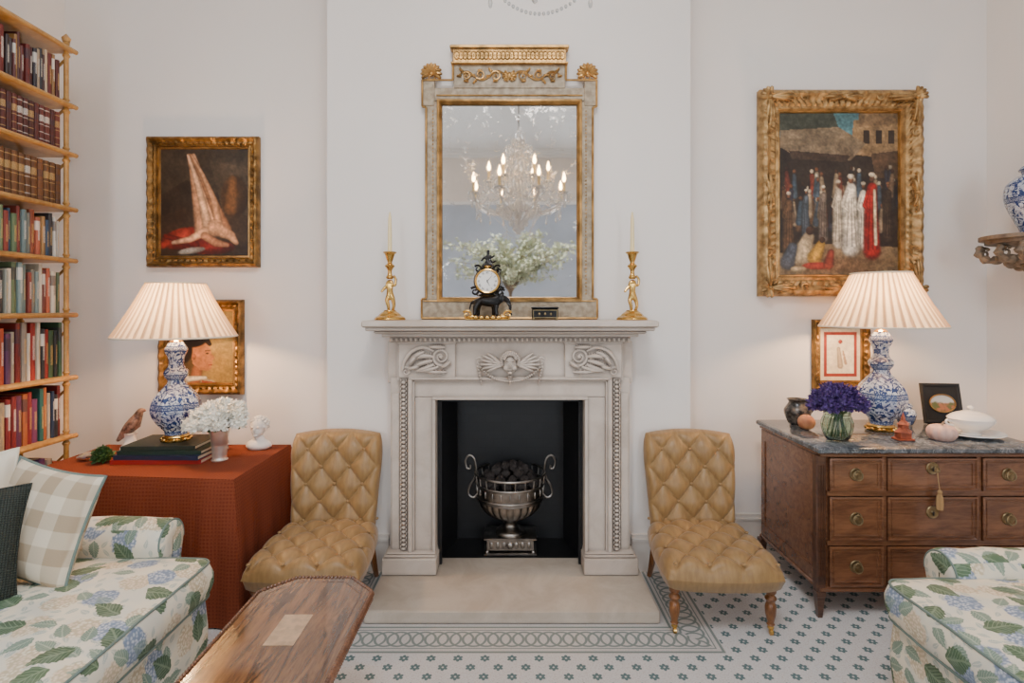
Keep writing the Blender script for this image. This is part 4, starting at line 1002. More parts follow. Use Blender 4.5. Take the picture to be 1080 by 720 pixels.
def flowers(base,z,lst,mat,lab,cat,grp,n,nm,rf=.15,leaves=False):
    r_=random.Random(11)
    for (dx,dy,dz,R) in lst:
        e=thing(nm,lab,cat,(base[0]+dx,base[1]+dy,z+dz),group=grp)
        m=M(); m.ball((0,0,0),R*.6,10,8); bloom(m,(0,0,0),R,r_,n,rf); m.obj('bloom',mat,e,ang=70)
        m=M(); q=[Vector((0,0,-R*.5)),Vector((-dx*.5,-dy*.5,-dz*.5)),Vector((-dx*.85,-dy*.85,-dz))]; m.tube(q,.0025,5)
        if leaves:
            o=Vector((dx,dy,0)); o=o.normalized() if o.length>.01 else Vector((1,0,0)); w=Vector((-o.y,o.x,0))
            for sg in (-1,1):
                P0=Vector((0,0,-R*.55)); d=(o*.8+w*sg*.7+Vector((0,0,-.15))).normalized(); L=R*1.25; sd=d.cross(Vector((0,0,1))).normalized()
                m.add([P0,P0+d*L*.4+sd*L*.2,P0+d*L*.8+sd*L*.12,P0+d*L,P0+d*L*.8-sd*L*.12,P0+d*L*.4-sd*L*.2],[(0,1,2,3,4,5)])
        m.obj('stem',leafm,e)
flowers(VS,TZ+.15,[(-.088,-.02,.075,.044),(-.032,-.05,.095,.047),(.032,-.05,.088,.046),(.090,0,.078,.045),(.0,.03,.115,.047),(-.065,.05,.10,.044),(.118,-.04,.050,.034),(-.118,-.06,.042,.034),(.062,.05,.10,.044),(-.01,-.09,.050,.040),(.05,-.09,.045,.034),(-.07,-.09,.040,.034)],petalw,'white full-petalled flower in the silver vase','flower','white flowers in silver vase',30,'white_flower',.36,True)
r_=random.Random(21); L=[]
for k in range(22):
    a=k*2.4; r=.112*math.sqrt((k+.5)/22); L.append((r*math.cos(a)*1.05,r*math.sin(a)*.9,.125-.085*(r/.112)**2+r_.uniform(-.01,.01),.033))
VB=(1.60,2.66)
flowers(VB,.803+.12,L,petalp,'deep purple clustered flower in the glass vase','flower','purple flowers in glass vase',24,'purple_flower',.9)
e=thing('glass_vase','clear green-tinted glass vase on the marble top','vase',(VB[0],VB[1],.803))
m=M(); m.lathe(prof_smooth([(.035,0),(.05,.006),(.068,.05),(.072,.09),(.060,.125),(.066,.15)],4)+prof_smooth([(.062,.149),(.056,.125),(.067,.09),(.063,.05),(.045,.012),(.001,.01)],3),(0,0,0),16,cap=False); m.obj('vessel',vglass,e,ang=20)
m=M()
r2=random.Random(2)
for k in range(14):
    a=r2.uniform(0,6.28); r=r2.uniform(.01,.05); q=[Vector((r*math.cos(a),r*math.sin(a),.015)),Vector((r*.5*math.cos(a+1),r*.5*math.sin(a+1),.14))]; m.tube(q,.003,5)
m.obj('cut_stems',leafm,e)
e=thing('bust_sculpture','small white plaster bust of a curly head on the tablecloth','sculpture',(-1.42,3.03,TZ)); e.scale=(1.12,1.12,1.08)
m=M()
m.lathe(prof_smooth([(.048,0),(.062,.010),(.064,.024),(.050,.040),(.032,.050),(.027,.072)],3),(0,0,0),24,lambda a,j,z:1-.28*abs(math.sin(a)))
m.ball((0,.002,.116),(.036,.044,.044),20,14); m.ball((0,-.016,.094),(.028,.028,.028),16,10)
m.ball((0,-.047,.106),(.006,.012,.012)); m.ball((0,-.043,.090),(.010,.006,.0035)); m.ball((0,-.038,.076),(.013,.010,.008))
for s in (-1,1): m.ball((s*.014,-.037,.120),(.010,.008,.003)); m.ball((s*.037,0,.106),(.005,.010,.013))
for k in range(44):
    a=k*2.4; t=k/44; zz=.120+.042*math.cos(t*1.9); rr=.040*math.sin(t*1.9); y_=rr*math.sin(a)+.012
    if y_<-.012 and zz<.131: continue
    m.ball((rr*math.cos(a),y_,zz),(.010,.010,.009),8,6)
m.obj('head_and_shoulders',plaster,e)
e=thing('bird_figurine','painted porcelain bird perched on a stump','figurine',(-2.13,3.02,TZ)); e.scale=(1.25,1.25,1.2)
m=M(); m.lathe(prof_smooth([(.045,0),(.04,.015),(.026,.03),(.022,.06),(.028,.075)],3),(0,0,0),12,lambda a,j,z:1+.1*math.sin(3*a+z*60)); m.obj('stump',plaster,e)
brn=simple('painted_feathers',rgb(92,60,46),.35,var=.5,scale=50,c2=rgb(176,136,116))
skin('bird',[(0,0,.105),(.018,0,.130),(.034,0,.155),(.044,0,.182),(.068,0,.178),(-.025,0,.08),(-.062,0,.035),(-.004,-.012,.080),(-.004,.012,.080)],[(0,1),(1,2),(2,3),(3,4),(0,5),(5,6),(0,7),(0,8)],[.030,.029,.019,.017,.004,.020,.007,.006,.006],brn,e)
e=thing('shell_figurine','small pale shell-shaped ornament lying on the tablecloth','ornament',(-2.19,2.80,TZ))
skin('shell_body',[(0,0,.024),(-.03,0,.022),(-.06,.01,.016),(.03,0,.034),(.05,0,.05),(.065,0,.046),(.0,-.03,.03),(-.03,-.05,.025)],[(0,1),(1,2),(0,3),(3,4),(4,5),(0,6),(6,7)],[.022,.018,.008,.014,.012,.004,.012,.004],simple('speckled_shell',rgb(210,190,150),.4,var=.4,scale=60,c2=rgb(130,110,120)),e)
m=M(); m.ball((0,0,.036),.032,14,10); bloom(m,(0,0,.036),.040,random.Random(8),34,.5)
tag(m.obj('leafy_ball',leafm,None,loc=(-2.085,2.75,TZ)),'small round leafy green artichoke-like ball on the tablecloth','ornament')

# ---------------------------------------------------------------- chest of drawers
cx0,cx1,cy0,cy1=1.445,2.475,2.53,3.14
ch=thing('chest_of_drawers','walnut chest of drawers with brass ring handles and grey marble top','chest of drawers',(1.96,2.83,0)); OC=(1.96,2.83,0)
m=M(); m.box(cx0-.025,cx1+.025,cy0-.028,cy1+.01,.775,.802,.006); m.obj('marble_top',marblem,ch,off=OC)
m=M(); m.box(cx0+.004,cx1-.004,cy0+.012,cy1,.13,.765); m.box(cx0-.008,cx1+.008,cy0-.012,cy1,.755,.776,.004); m.box(cx0-.008,cx1+.008,cy0-.012,cy1,.125,.145,.004)
for zz in (.352,.584): m.box(cx0+.03,cx1-.03,cy0-.002,cy0+.02,zz-.011,zz+.011)
for xx in (1.7425,2.186): m.box(xx-.010,xx+.010,cy0-.001,cy0+.02,.14,.76)
y0,y1=cy0+.06,cy1-.05
m.box(cx0-.001,cx0+.01,y0-.04,y0,.15,.75); m.box(cx0-.001,cx0+.01,y1,y1+.04,.15,.75); m.box(cx0-.001,cx0+.01,y0,y1,.69,.75); m.box(cx0-.001,cx0+.01,y0,y1,.15,.21)
m.obj('carcass',mahog,ch,off=OC)
for x in (cx0,cx1):
    m=M(); m.box(x-.022,x+.022,cy0-.008,cy0+.034,.125,.765,.006)
    for k in range(3): xx=x-.011+k*.011; m.tube([(xx,cy0-.010,.2),(xx,cy0-.010,.72)],.0038,6)
    m.obj('corner_post',mahogd,ch,off=OC)
for x in (cx0,cx1):
    for y in (cy0+.012,cy1-.02):
        m=M(); m.box(x-.022,x+.022,y-.022,y+.022,.10,.128,.003)
        m.add([(x+s*.018,y+t*.018,.1) for s,t in ((-1,-1),(1,-1),(1,1),(-1,1))]+[(x+s*.010,y+t*.010,.0) for s,t in ((-1,-1),(1,-1),(1,1),(-1,1))],[(4,5,1,0),(5,6,2,1),(6,7,3,2),(7,4,0,3),(7,6,5,4)])
        m.obj('leg',mahogd,ch,off=OC)
cols=[(1.482,1.732),(1.753,2.175),(2.197,2.44)]; rws=[(.15,.338),(.366,.57),(.598,.75)]
for ri,(z0,z1) in enumerate(rws):
    for ci,(a,b) in enumerate(cols):
        cxm,czm=(a+b)/2,(z0+z1)/2
        dr=bpy.data.objects.new('drawer',None); dr.empty_display_size=.02; COL.objects.link(dr); dr.parent=ch; dr.location=Vector((cxm,cy0,czm))-Vector(OC)
        w,h=b-a,z1-z0
        m=M(); m.box(-w/2,w/2,-.004,.008,-h/2,h/2); m.frame(0,0,w,h,[(0,0),(0,.012),(.008,.014),(.012,.006),(.02,.006)],0); m.frame(0,0,w-.036,h-.036,[(0,.004),(.002,.009),(.006,.009),(.008,.004)],0)
        m.obj('drawer_front',mahog,dr)
        Z=.03 if ci==1 else 0
        m=M(); m.lathe([(r_0*.86,z_0) for r_0,z_0 in prof_smooth([(.001,.010),(.008,.009),(.012,.006),(.027,.007),(.031,.008),(.034,.005),(.035,.003)],3)],(0,-.002,Z),28,R=Matrix.Rotation(pi/2,3,'X'))
        if ci!=1: m.ball((0,-.016,.019),(.006,.008,.006))
        m.obj('brass_plate' if ci!=1 else 'keyhole_escutcheon',obrass,dr)
        if ci!=1:
            m=M(); m.tube([(.021*math.cos(2*pi*i/28),-.022+.003*math.sin(2*pi*i/28),-.002+.021*math.sin(2*pi*i/28)) for i in range(28)],.0034,8,True); m.obj('ring_handle',obrass,dr)
        else:
            m=M(); m.ball((0,-.013,Z),(.005,.002,.005),8,6); m.box(-.002,.002,-.0145,-.010,Z-.014,Z); m.obj('keyhole',black,dr)
m=M(); kx=1.964; KZ=.704; m.tube([(kx,cy0-.03,KZ),(kx,cy0-.004,KZ)],.003,6); m.tube([(kx+.012*math.cos(2*pi*i/14),cy0-.034,KZ+.012*math.sin(2*pi*i/14)) for i in range(14)],.003,6,True)
m.obj('key',obrass,ch,off=OC)
m=M(); m.tube([(kx,cy0-.036,KZ-.01),(kx+.004,cy0-.036,.65),(kx+.012,cy0-.034,.605)],.002,5); m.ball((kx+.012,cy0-.034,.60),(.010,.010,.012)); m.lathe([(.006,.595),(.012,.58),(.014,.55),(.012,.52)],(kx+.012,cy0-.034,0),12,lambda a,j,z:1+.15*math.cos(6*a))
m.obj('key_tassel',simple('tan_tassel',rgb(176,140,94),.8),ch,off=OC)

CZ=.8025
e=thing('pottery_jug','dark mottled pottery jug with handle on the marble top','jug',(1.60,3.03,CZ))
gm=simple('mottled_glaze',rgb(46,44,42),.25,var=.5,scale=40,c2=rgb(104,96,88))
m=M(); m.lathe(prof_smooth([(.04,0),(.05,.01),(.066,.05),(.068,.08),(.05,.11),(.045,.125),(.055,.14)],4)+[(.045,.135),(.04,.12),(.001,.11)],(0,0,0),24,cap=False); m.obj('vessel',gm,e)
M().tube(prof_smooth([(.05,0,.12),(.085,0,.12),(.09,0,.085),(.062,0,.05)],5),.007,8).obj('handle',gm,e)
m=M(); m.ball((0,0,0),(1,1,.92),20,14)
for i in range(len(m.v)):
    v=m.v[i]; a=math.atan2(v.y,v.x); v*= (1-.08*max(0,math.cos(a))**8); r=math.hypot(v.x,v.y)
    if v.z>0: v.z-=.25*math.exp(-(r/.25)**2)
m.v=[Vector(v)*.044+Vector((0,0,.040)) for v in m.v]
e=thing('peach','ripe peach resting on the marble top','fruit',(1.575,2.89,CZ)); m.obj('flesh',peach,e,ang=80); M().tube([(0,0,.07),(.002,0,.082)],.002,5).obj('stalk',bark,e)
e=thing('ginger_jar','small blue and white lidded jar on the marble top','jar',(2.20,3.02,CZ))
m=M(); m.lathe(prof_smooth([(.03,0),(.038,.01),(.05,.05),(.044,.08),(.028,.095),(.03,.10)],4),(0,0,0),24); m.obj('vessel',delftm,e)
m=M(); m.lathe(prof_smooth([(.032,.1),(.032,.108),(.02,.118),(.006,.122),(.009,.132),(.001,.138)],3),(0,0,0),24); m.obj('lid',delftm,e)
e=thing('pagoda_ornament','small red-brown painted ornament shaped like a pagoda','ornament',(1.925,2.66,CZ))
m=M(); m.box(-.04,.04,-.03,.03,0,.01,.003); m.box(-.028,.028,-.022,.022,.01,.04,.002); m.obj('base',terr,e)
m=M(); m.lathe([(.046,.04),(.036,.048),(.02,.06)],(0,0,0),4); m.box(-.016,.016,-.016,.016,.058,.078); m.lathe([(.034,.078),(.024,.086),(.012,.096)],(0,0,0),4); m.lathe([(.010,.095),(.008,.112),(.001,.135)],(0,0,0),8); m.obj('tiered_roof',terr,e)
e=thing('pumpkin','small pale pink ribbed pumpkin on the marble top','pumpkin',(2.115,2.66,CZ))
m=M(); m.lathe(prof_smooth([(.012,.004),(.04,.0),(.062,.022),(.065,.045),(.052,.066),(.025,.075),(.006,.068)],4),(0,0,0),60,lambda a,j,z:1-.10*abs(math.cos(5*a))**3); m.obj('flesh',pumpk,e,ang=80)
M().tube([(0,0,.066),(.004,0,.08),(.012,0,.09)],[.007,.005,.004],6).obj('stalk',bark,e)
e=thing('photo_frame','black easel frame with a small oval landscape picture','picture frame',(2.42,3.02,CZ),(0,0,-.12))
T=Matrix.Rotation(math.radians(-12),4,'X')
m=M(); m.frame(0,.115,.205,.225,[(0,-.012),(0,.0),(.006,.006),(.016,.004),(.02,0)],0); m.box(-.09,.09,.002,.008,.02,.21); m.xf(T); m.obj('frame',black,e)
def ovalm():
    N=NT('miniature_landscape'); x,y,z=N.sep(N.tc())[:3]; n=N.noise(40,3)
    zz=N.m('ADD',z,N.m('MULTIPLY',n,.03)); sky=N.step(zz,.125,.14)
    return N.set(N.mix(sky,N.mix(N.step(n,.4,.6),rgb(96,104,60),rgb(176,110,80)),rgb(186,192,196)),.5,0)
m=M(); m.prism([(.062*math.cos(2*pi*i/32),.115+.045*math.sin(2*pi*i/32)) for i in range(32)],-.001,.003,lambda x,y,z:(x,-z,y)); m.xf(T); m.obj('oval_picture',ovalm(),e)
m=M(); m.tube([(.066*math.cos(2*pi*i/32),-.004,.115+.049*math.sin(2*pi*i/32)) for i in range(32)],.004,6,True); m.xf(T); m.obj('gilt_oval_slip',gold,e)
m=M(); m.add([(-.02,.03,.15),(.02,.03,.15),(.03,.10,0),(-.03,.10,0)],[(0,1,2,3)]); m.obj('easel_strut',black,e)
e=thing('serving_plate','white oval ceramic plate under the tureen','plate',(2.325,2.74,CZ))
m=M(); m.lathe(prof_smooth([(.06,0),(.09,.004),(.13,.014),(.15,.02)],3)+[(.149,.024),(.13,.019),(.09,.009),(.001,.008)],(0,0,0),40,lambda a,j,z:1-.12*abs(math.sin(a)),cap=False); m.obj('dish',white,e)
e=thing('tureen','small white ceramic tureen with domed lid and side handles','tureen',(2.325,2.74,CZ+.009)); e.scale=(.92,.92,.92)
m=M(); m.lathe(prof_smooth([(.05,0),(.052,.008),(.04,.018),(.08,.04),(.105,.065),(.11,.085)],4),(0,0,0),36,lambda a,j,z:1-.12*abs(math.sin(a))); m.obj('bowl',white,e)
m=M(); m.lathe(prof_smooth([(.114,.086),(.112,.092),(.085,.112),(.04,.126),(.012,.13)],4),(0,0,0),36,lambda a,j,z:1-.12*abs(math.sin(a))*(z<.125)); m.lathe(prof_smooth([(.006,.128),(.008,.136),(.016,.146),(.010,.156),(.001,.16)],3),(0,0,0),16); m.obj('lid',white,e)
for s in (-1,1): M().tube(prof_smooth([(s*.10,0,.07),(s*.13,0,.08),(s*.132,0,.06),(s*.095,0,.05)],5),.006,8).obj('handle',white,e)

# ---------------------------------------------------------------- wall bracket + jar
e=thing('wall_bracket','carved giltwood wall bracket shelf holding a blue and white jar','bracket',(XR,2.86,1.60))
gw=simple('carved_grey_wood',rgb(120,104,86),.6,var=.4,scale=20,bump=.4,bscale=50)
m=M(); pl=[(0,-.22)]+[(-.375*math.sin(pi*i/20)**.7,-.22*math.cos(pi*i/20)) for i in range(1,20)]+[(0,.22)]
m.prism(pl,.215,.235); m.prism([(x*.92,y*.92) for x,y in pl],.195,.215); m.obj('shelf',gw,e)
m=M()
for s in (-1,0,1):
    q=prof_smooth([(-.30,s*.13,.185),(-.325,s*.12,.15),(-.28,s*.11,.11),(-.21,s*.09,.12),(-.14,s*.07,.09),(-.07,s*.04,.02),(-.01,s*.02,-.02)],5); m.tube(q,[.014+.012*math.sin(i*.9)**2 for i in range(len(q))],7)
    p,r=spiral(-.29,.15,1,0,.03,1.3); m.tube([(x,s*.13+y,z) for x,y,z in p],r,6)
for k in range(24):
    a=k*2.4; m.ball((-.05-.22*(k/24),.12*math.sin(a),.17-.05*abs(math.cos(a*1.3))-.06*(1-k/24)),(.028,.024,.022),8,6)
m.obj('carved_support',gw,e)
e=thing('baluster_jar','blue and white porcelain jar standing on the wall bracket','jar',(2.765,2.86,1.836))
m=M(); m.lathe(prof_smooth([(.06,0),(.065,.01),(.06,.03),(.085,.09),(.115,.17),(.122,.23),(.11,.28),(.07,.315),(.05,.325),(.055,.345)],4),(0,0,0),40,lambda a,j,z:1+.02*abs(math.cos(4*a))); m.obj('vessel',delftm,e)
m=M(); m.lathe(prof_smooth([(.062,.345),(.064,.352),(.045,.372),(.012,.385),(.018,.40),(.001,.42)],3),(0,0,0),32); m.obj('lid',delftm,e)

# ---------------------------------------------------------------- sofas
def rrect(x0,x1,y0,y1,ins,r,ns=10):
    x0+=ins;x1-=ins;y0+=ins;y1-=ins; r=max(.004,r-ins); pts=[]
    cs=((x1-r,y0+r,-90),(x1-r,y1-r,0),(x0+r,y1-r,90),(x0+r,y0+r,180))
    for k,(cx,cy,a0) in enumerate(cs):
        for i in range(7): a=math.radians(a0+i*15); pts.append(Vector((cx+r*math.cos(a),cy+r*math.sin(a))))
        nx,ny,na=cs[(k+1)%4]; a=math.radians(na); e=Vector((nx+r*math.cos(a),ny+r*math.sin(a))); s=pts[-1]
        for i in range(1,ns): pts.append(s.lerp(e,i/ns))
    return pts
def rbox(m,x0,x1,y0,y1,z0,z1,r=.06,b=.022,crown=.028,wr=.006):
    cx,cy=(x0+x1)/2,(y0+y1)/2; rings=[]
    def ring(ins,z,sc=1): return [Vector((cx+(p.x-cx)*sc,cy+(p.y-cy)*sc,z)) for p in rrect(x0,x1,y0,y1,ins,r)]
    for sc in (.02,.15,.3,.45,.6,.75,.87,.95): rings.append(ring(b,z1+crown*(1-sc**2.5),sc))
    rings+=[ring(b,z1),ring(b*.35,z1-b*.25),ring(.0,z1-b*.9),ring(-.010,(z0+z1)/2+.02),ring(-.010,(z0+z1)/2-.02),ring(0,z0+b*.9),ring(b*.35,z0+b*.25),ring(b,z0),ring(b,z0,.5),ring(b,z0,.02)]
    n=len(rings[0]); vs=[p for q in rings for p in q]
    for p in vs:
        d=mnoise.noise(Vector((p.x*9,p.y*9,p.z*14)))*wr; p.z+=d; p.x+=d*.5
    fs=[(j*n+(i+1)%n,j*n+i,(j+1)*n+i,(j+1)*n+(i+1)%n) for j in range(len(rings)-1) for i in range(n)]
    fs.append(tuple(range(n))); fs.append(tuple(range(len(vs)-1,len(vs)-n-1,-1)))
    return m.add(vs,fs)
def piperect(x0,x1,y0,y1,ins,z,r,wr=.006):
    o=[]
    for p in rrect(x0,x1,y0,y1,ins,r):
        d=mnoise.noise(Vector((p.x*9,p.y*9,z*14)))*wr; o.append((p.x+d*.5,p.y,z+d))
    return o
def seating(nm,label,cat,s,xf,y0,y1,depth,zt,ncush,armz,armback,rz=0):
    X=lambda v:s*v
    org=(X(-xf-depth/2) if s>0 else (xf+depth/2),(y0+y1)/2,0)
    fx=-xf if s>0 else xf
    bk=-(xf+depth) if s>0 else xf+depth
    e=thing(nm,label,cat,org,(0,0,rz))
    def xr(a,b): return (min(a,b),max(a,b))
    d=-s
    m=M(); a,b=xr(fx+d*.03,bk); rbox(m,a,b,y0+.02,y1-.02,.07,zt-.14,.03,.012,0,.002); m.obj('base',chintz,e,off=org,uv=True,ang=60)
    m=M(); m.tube(piperect(a,b,y0+.02,y1-.02,.001,zt-.152,.03,.002),.0045,6,True); m.tube(piperect(a,b,y0+.02,y1-.02,.001,.083,.03,.002),.0045,6,True); m.obj('base_piping',piping,e,off=org)
    n=ncush; L=(y1-y0-.02)/n
    for k in range(n):
        ya=y0+.01+k*L+.003; yb_=ya+L-.006
        a,b=xr(fx,bk-d*.2); m=M(); rbox(m,a,b,ya,yb_,zt-.137,zt); m.obj('seat_cushion',chintz,e,off=org,uv=True,ang=60)
        m=M(); m.tube(piperect(a,b,ya,yb_,.006,zt-.006,.06),.0045,6,True); m.tube(piperect(a,b,ya,yb_,.006,zt-.131,.06),.0045,6,True); m.obj('cushion_piping',piping,e,off=org)
    a,b=xr(bk,bk-d*.22); m=M(); rbox(m,a,b,y0+.02,y1-.02,.2,.82,.06,.05,.02); m.obj('backrest',chintz,e,off=org,uv=True,ang=60)
    for yc,sg in ((y1+.06,1),(y0-.06,-1)):
        m=M(); fa=fx+d*armback; R=.088
        Lx=(bk-fa)
        prof=[]
        for i in range(40):
            an=2*pi*i/40; yy=R*math.cos(an); zz=R*math.sin(an)
            if math.sin(an)<-.2: zz=-.36*min(1,(-math.sin(an)-.2)/.5)-.02; yy=.07*math.cos(an)/max(.35,abs(math.cos(an))) if abs(math.cos(an))>.3 else .07*math.copysign(abs(math.cos(an))/.3,math.cos(an))
            prof.append((yy,zz))
        vs=[]; NR=0
        for t,sc in ((.01,.01),(.0,.45),(.006,.75),(.02,.9),(.045,.97),(.08,1),(.2,1),(.35,1),(.5,1),(.75,1),(1,1)):
            NR+=1
            for (yy,zz) in prof:
                px=fa+Lx*t; pz=armz-R+zz*sc if zz>-.1 else armz-R+zz; dd=mnoise.noise(Vector((px*8,yy*10,pz*8)))*.008
                vs.append((px,yc+yy*sc+dd,pz+dd))
        fs=[(j*40+i,j*40+(i+1)%40,(j+1)*40+(i+1)%40,(j+1)*40+i) for j in range(NR-1) for i in range(40)]
        m.add(vs,fs); m.obj('arm',chintz,e,off=org,uv=True,ang=60)
        m=M(); m.tube([(fa+Lx*.018,yc+R*.9*math.cos(q),armz-R+R*.9*math.sin(q)) for q in [math.radians(-10+i*10) for i in range(21)]],.004,6); m.obj('arm_piping',piping,e,off=org)
    for xx in (fx+d*.08,bk-d*.06):
        for yy in (y0+.08,y1-.08): M().lathe([(.03,.075),(.026,.05),(.016,0)],(xx,yy,0),12).obj('foot',mahogd,e,off=org)
    return e
seating('sofa','cream floral chintz sofa with green leaves and scroll arms','sofa',1,1.15,.55,2.12,.98,.485,2,.605,.21)
seating('armchair','cream floral chintz armchair with green leaves and piped cushion','armchair',-1,1.345,1.2,1.99,.85,.468,1,.535,.27)
cushion('taupe and cream checked linen cushion against the sofa arm',check,(-1.655,1.90,.695),(math.radians(74),math.radians(8),math.radians(-10)),.185,.195,.06,piping)
cushion('dark green knitted cushion on the sofa',knitm,(-1.79,1.70,.68),(math.radians(70),math.radians(6),math.radians(42)),.19,.19,.065)
cushion('cream linen cushion tucked at the back of the sofa',cream,(-2.03,1.95,.705),(math.radians(75),math.radians(-6),math.radians(20)),.20,.20,.06)

# ---------------------------------------------------------------- coffee table
e=thing('coffee_table','octagonal inlaid rosewood occasional table with carved edge','coffee table',(-.685,1.64,0)); zt=.47
def octa(hx,hy,c): return [(-hx+c,-hy),(hx-c,-hy),(hx,-hy+c),(hx,hy-c),(hx-c,hy),(-hx+c,hy),(-hx,hy-c),(-hx,-hy+c)]
m=M(); m.prism(octa(.19,.335,.095),zt-.03,zt-.006); m.obj('top',walnut,e)
m=M()
P1=octa(.197,.342,.098)
for k in range(8):
    p=Vector(P1[k]); q=Vector(P1[(k+1)%8]); n=max(3,int((q-p).length/.0125))
    m.tube([(p.x,p.y,zt-.016),(q.x,q.y,zt-.016)],.009,8)
    for i in range(n):
        t=p.lerp(q,(i+.5)/n); m.ball((t.x,t.y,zt-.006),(.0065,.0065,.007),6,5); m.ball((t.x,t.y,zt-.028),(.006,.006,.012),6,4)
m.obj('carved_rim',mahog,e)
m=M(); m.add([(-.045,-.06,zt-.0054),(.045,-.06,zt-.0054),(.045,.10,zt-.0054),(-.045,.10,zt-.0054)],[(0,1,2,3)])
m.obj('ivory_inlay',simple('bone_inlay',rgb(186,158,130),.35,var=.2,scale=40),e)
m=M(); o1=octa(.166,.311,.083); o2=octa(.163,.308,.082)
m.add([(x,y,zt-.0055) for x,y in o1+o2],[(i,(i+1)%8,8+(i+1)%8,8+i) for i in range(8)]); m.obj('stringing',mahogd,e)
m=M(); m.prism(octa(.15,.29,.07),.37,zt-.03); m.obj('apron',mahog,e)
m=M(); m.lathe(prof_smooth([(.06,.37),(.05,.34),(.03,.30),(.045,.24),(.035,.14),(.05,.08),(.06,.05)],3),(0,0,0),20)
for k in range(4): a=pi/4+k*pi/2; m.tube([(.03*math.cos(a),.03*math.sin(a),.09),(.1*math.cos(a),.12*math.sin(a),.06),(.15*math.cos(a),.2*math.sin(a),.018)],[.022,.018,.015],8)
m.obj('pedestal',mahog,e)

# ---------------------------------------------------------------- chandelier
cdx,cdy,cdz=.06,1.04,2.02
e=thing('chandelier','crystal glass chandelier with candle lights hanging from the ceiling','chandelier',(cdx,cdy,cdz))
m=M(); m.lathe([(r,.10+z*1.22) for r,z in prof_smooth([(.001,.0),(.02,.005),(.035,.02),(.06,.04),(.03,.09),(.02,.12),(.05,.17),(.06,.21),(.03,.25),(.018,.31),(.03,.39),(.05,.47),(.02,.53),(.015,.63),(.06,.70),(.02,.76),(.01,.8)],3)],(0,0,0),16); m.obj('stem',crystal,e)
M().tube([(0,0,1.05),(0,0,ZC-cdz)],.006,6).obj('hanging_rod',steel,e)
def arm(k,n,ph0,Rr,zb):
    a=2*pi*(k+ph0)/n; c,s=math.cos(a),math.sin(a)
    q=prof_smooth([(.03,zb),(Rr*.35,zb-.05),(Rr*.7,zb-.03),(Rr*.93,zb+.03),(Rr,zb+.09)],5)
    m=M(); m.tube([(r*c,r*s,z) for r,z in q],.009,8); m.lathe([(.008,zb+.09),(.045,zb+.10),(.05,zb+.11),(.01,zb+.105)],(Rr*c,Rr*s,0),16)
    for j in range(8):
        b=2*pi*j/8
        for i in range(3): m.ball((Rr*c+.045*math.cos(b),Rr*s+.045*math.sin(b),zb+.09-.022*i),(.006,.006,.010),6,4)
    m.obj('arm',crystal,e)
    M().lathe([(.013,zb+.10),(.013,zb+.20)],(Rr*c,Rr*s,0),10).obj('candle_sleeve',wax,e)
    M().lathe([(.007,zb+.20),(.016,zb+.224),(.012,zb+.254),(.001,zb+.29)],(Rr*c,Rr*s,0),10).obj('flame_bulb',flame,e)
for k in range(8): arm(k,8,.5,.43,.34)
for k in range(6): arm(k,6,.0,.27,.48)
m=M()
def bead(p,r): m.ball(p,(r,r,r*1.2),6,4)
def rp(R,a,z): return Vector((R*math.sin(a),R*math.cos(a),z))
for k in range(4):
    a=pi/4+k*pi/2
    for j in range(5): bead(rp(.15,a,.145-.012*j),.0038)
    m.ball(rp(.15,a,.077),(.005,.005,.012),6,4)
    for j in range(1,24):
        t=j/24; b=a+pi/2*t; bead(rp(.15,b,.118-.16*t*(1-t)),.0038)
    for j in range(14): t=j/13; bead(rp(.15+.2*t,a+.2*t,.15+.2*t),.006)
RD=.38
for k in range(16):
    a=k*pi/8
    for j in range(6): bead(rp(RD,a,.38-.02*j),.007)
    m.ball(rp(RD,a,.25),(.010,.010,.022),6,4)
    for j in range(1,14):
        t=j/14; bead(rp(RD,a+pi/8*t,.38-.16*t*(1-t)),.006)
    for j in range(18):
        t=j/17; bead(rp(.40*(1-t)+.06*t,a,.42+.52*t-.30*t*(1-t)),.008)
        bead(rp(RD*(1-t)+.06*t,a+.1,.36-.14*t),.007)
        if k%2==0: bead(rp(.27*(1-t)+.05*t,a+.2,.60+.35*t-.18*t*(1-t)),.008)
for k in range(8):
    a=k*pi/4
    for j in range(10):
        for o in (0,.4): m.ball(rp(.08+.04*(j%2),a+j+o,.20+.075*j),(.011,.011,.026),6,4)
        m.ball(rp(.20,a+j*.1,.31),(.010,.010,.026),6,4)
o=m.obj('crystal_drops',crystal,e); o['kind']='stuff'
e=thing('console_table','small round wooden pedestal table','table',(-.02,-.75,0)); M().lathe(prof_smooth([(.2,0),(.2,.03),(.04,.06),(.04,.6),(.06,.7)],3)+[(.35,.72),(.35,.75)],(0,0,0),32).obj('pedestal',mahog,e)
e=thing('branch_arrangement','large arrangement of pale olive branches in a white vase','plant',(-.02,-.75,.751))
m=M(); m.lathe(prof_smooth([(.08,0),(.12,.1),(.11,.25),(.05,.36),(.06,.4)],4),(0,0,0),24); m.obj('vase',white,e)
m=M(); lf=M(); r_=random.Random(4)
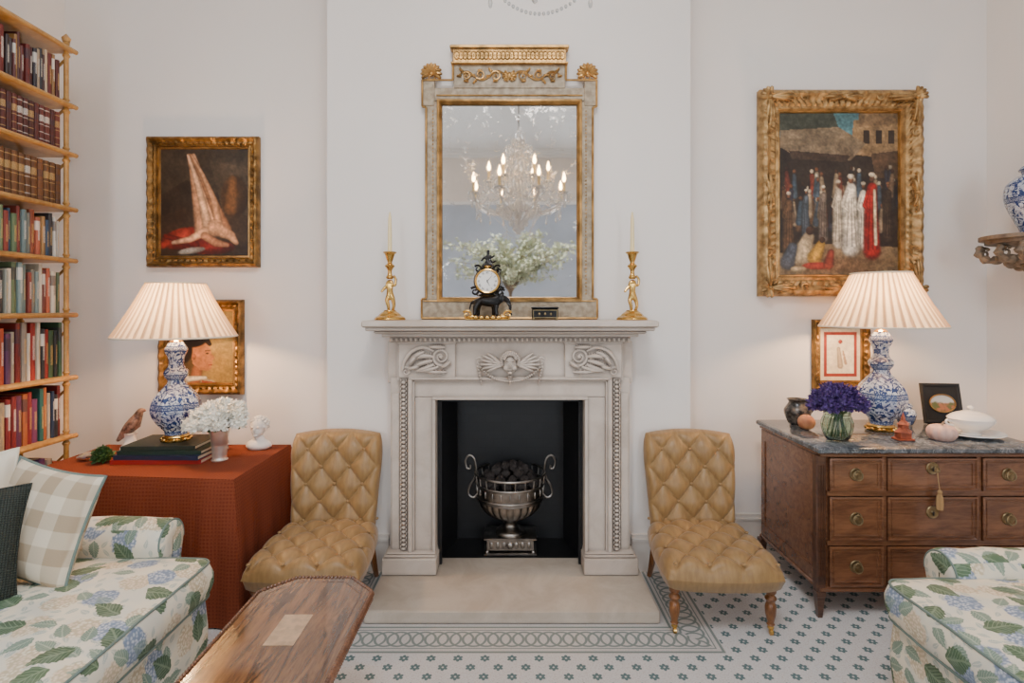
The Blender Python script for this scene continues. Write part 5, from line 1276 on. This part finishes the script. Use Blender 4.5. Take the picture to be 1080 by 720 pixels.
for k in range(46):
    a=r_.uniform(0,2*pi); R=r_.uniform(.25,1.15); top=r_.uniform(1.2,1.72)-R*.22; q=prof_smooth([(0,0,.3),(.02*math.cos(a),.02*math.sin(a),.90),(R*.5*math.cos(a),R*.5*math.sin(a)*.5,.9+(top-.9)*.8),(R*math.cos(a),R*math.sin(a)*.5,top)],6); m.tube(q,[.007-.005*i/len(q) for i in range(len(q))],5)
    for p in q[9:]:
        for j in range(8):
            d=Vector((r_.gauss(0,1),r_.gauss(0,1),r_.gauss(0,.8))).normalized(); P0=Vector(p)+Vector((r_.gauss(0,.03),r_.gauss(0,.03),r_.gauss(0,.03))); n=d.cross(Vector((r_.gauss(0,1),r_.gauss(0,1),1))).normalized(); l=r_.uniform(.04,.07)
            lf.add([P0,P0+d*l*.5+n*l*.3,P0+d*l,P0+d*l*.5-n*l*.3],[(0,1,2,3)])
m.obj('branches',bark,e); o=lf.obj('leaves',sageleaf,e); o['kind']='stuff'

# ---------------------------------------------------------------- lights
def area(n,loc,rot,sx,sy,en,col):
    L=bpy.data.lights.new(n,'AREA'); L.shape='RECTANGLE'; L.size=sx; L.size_y=sy; L.energy=en; L.color=col
    o=bpy.data.objects.new(n,L); COL.objects.link(o); o.location=loc; o.rotation_euler=rot
for a,b in ws: area('window_light',((a+b)/2,YF-.1,1.8),(math.radians(90),0,0),b-a-.05,2.5,78,(.84,.92,1))
area('ceiling_fill',(0,.3,4.05),(0,0,0),1.2,1.0,96,(.93,.96,1))  # added soft fill from above, stands for no fitting in the room
w=bpy.data.worlds.new('World'); bpy.context.scene.world=w; w.use_nodes=True
w.node_tree.nodes['Background'].inputs[0].default_value=(.75,.85,1,1); w.node_tree.nodes['Background'].inputs[1].default_value=1.0

# ---------------------------------------------------------------- camera
cam=bpy.data.cameras.new('camera'); cam.sensor_width=36; cam.lens=19.0; cam.shift_y=-35/1080; cam.clip_start=.02
co=bpy.data.objects.new('camera',cam); COL.objects.link(co); co.location=(0,0,1.45); co.rotation_euler=(pi/2,0,0)
bpy.context.scene.camera=co
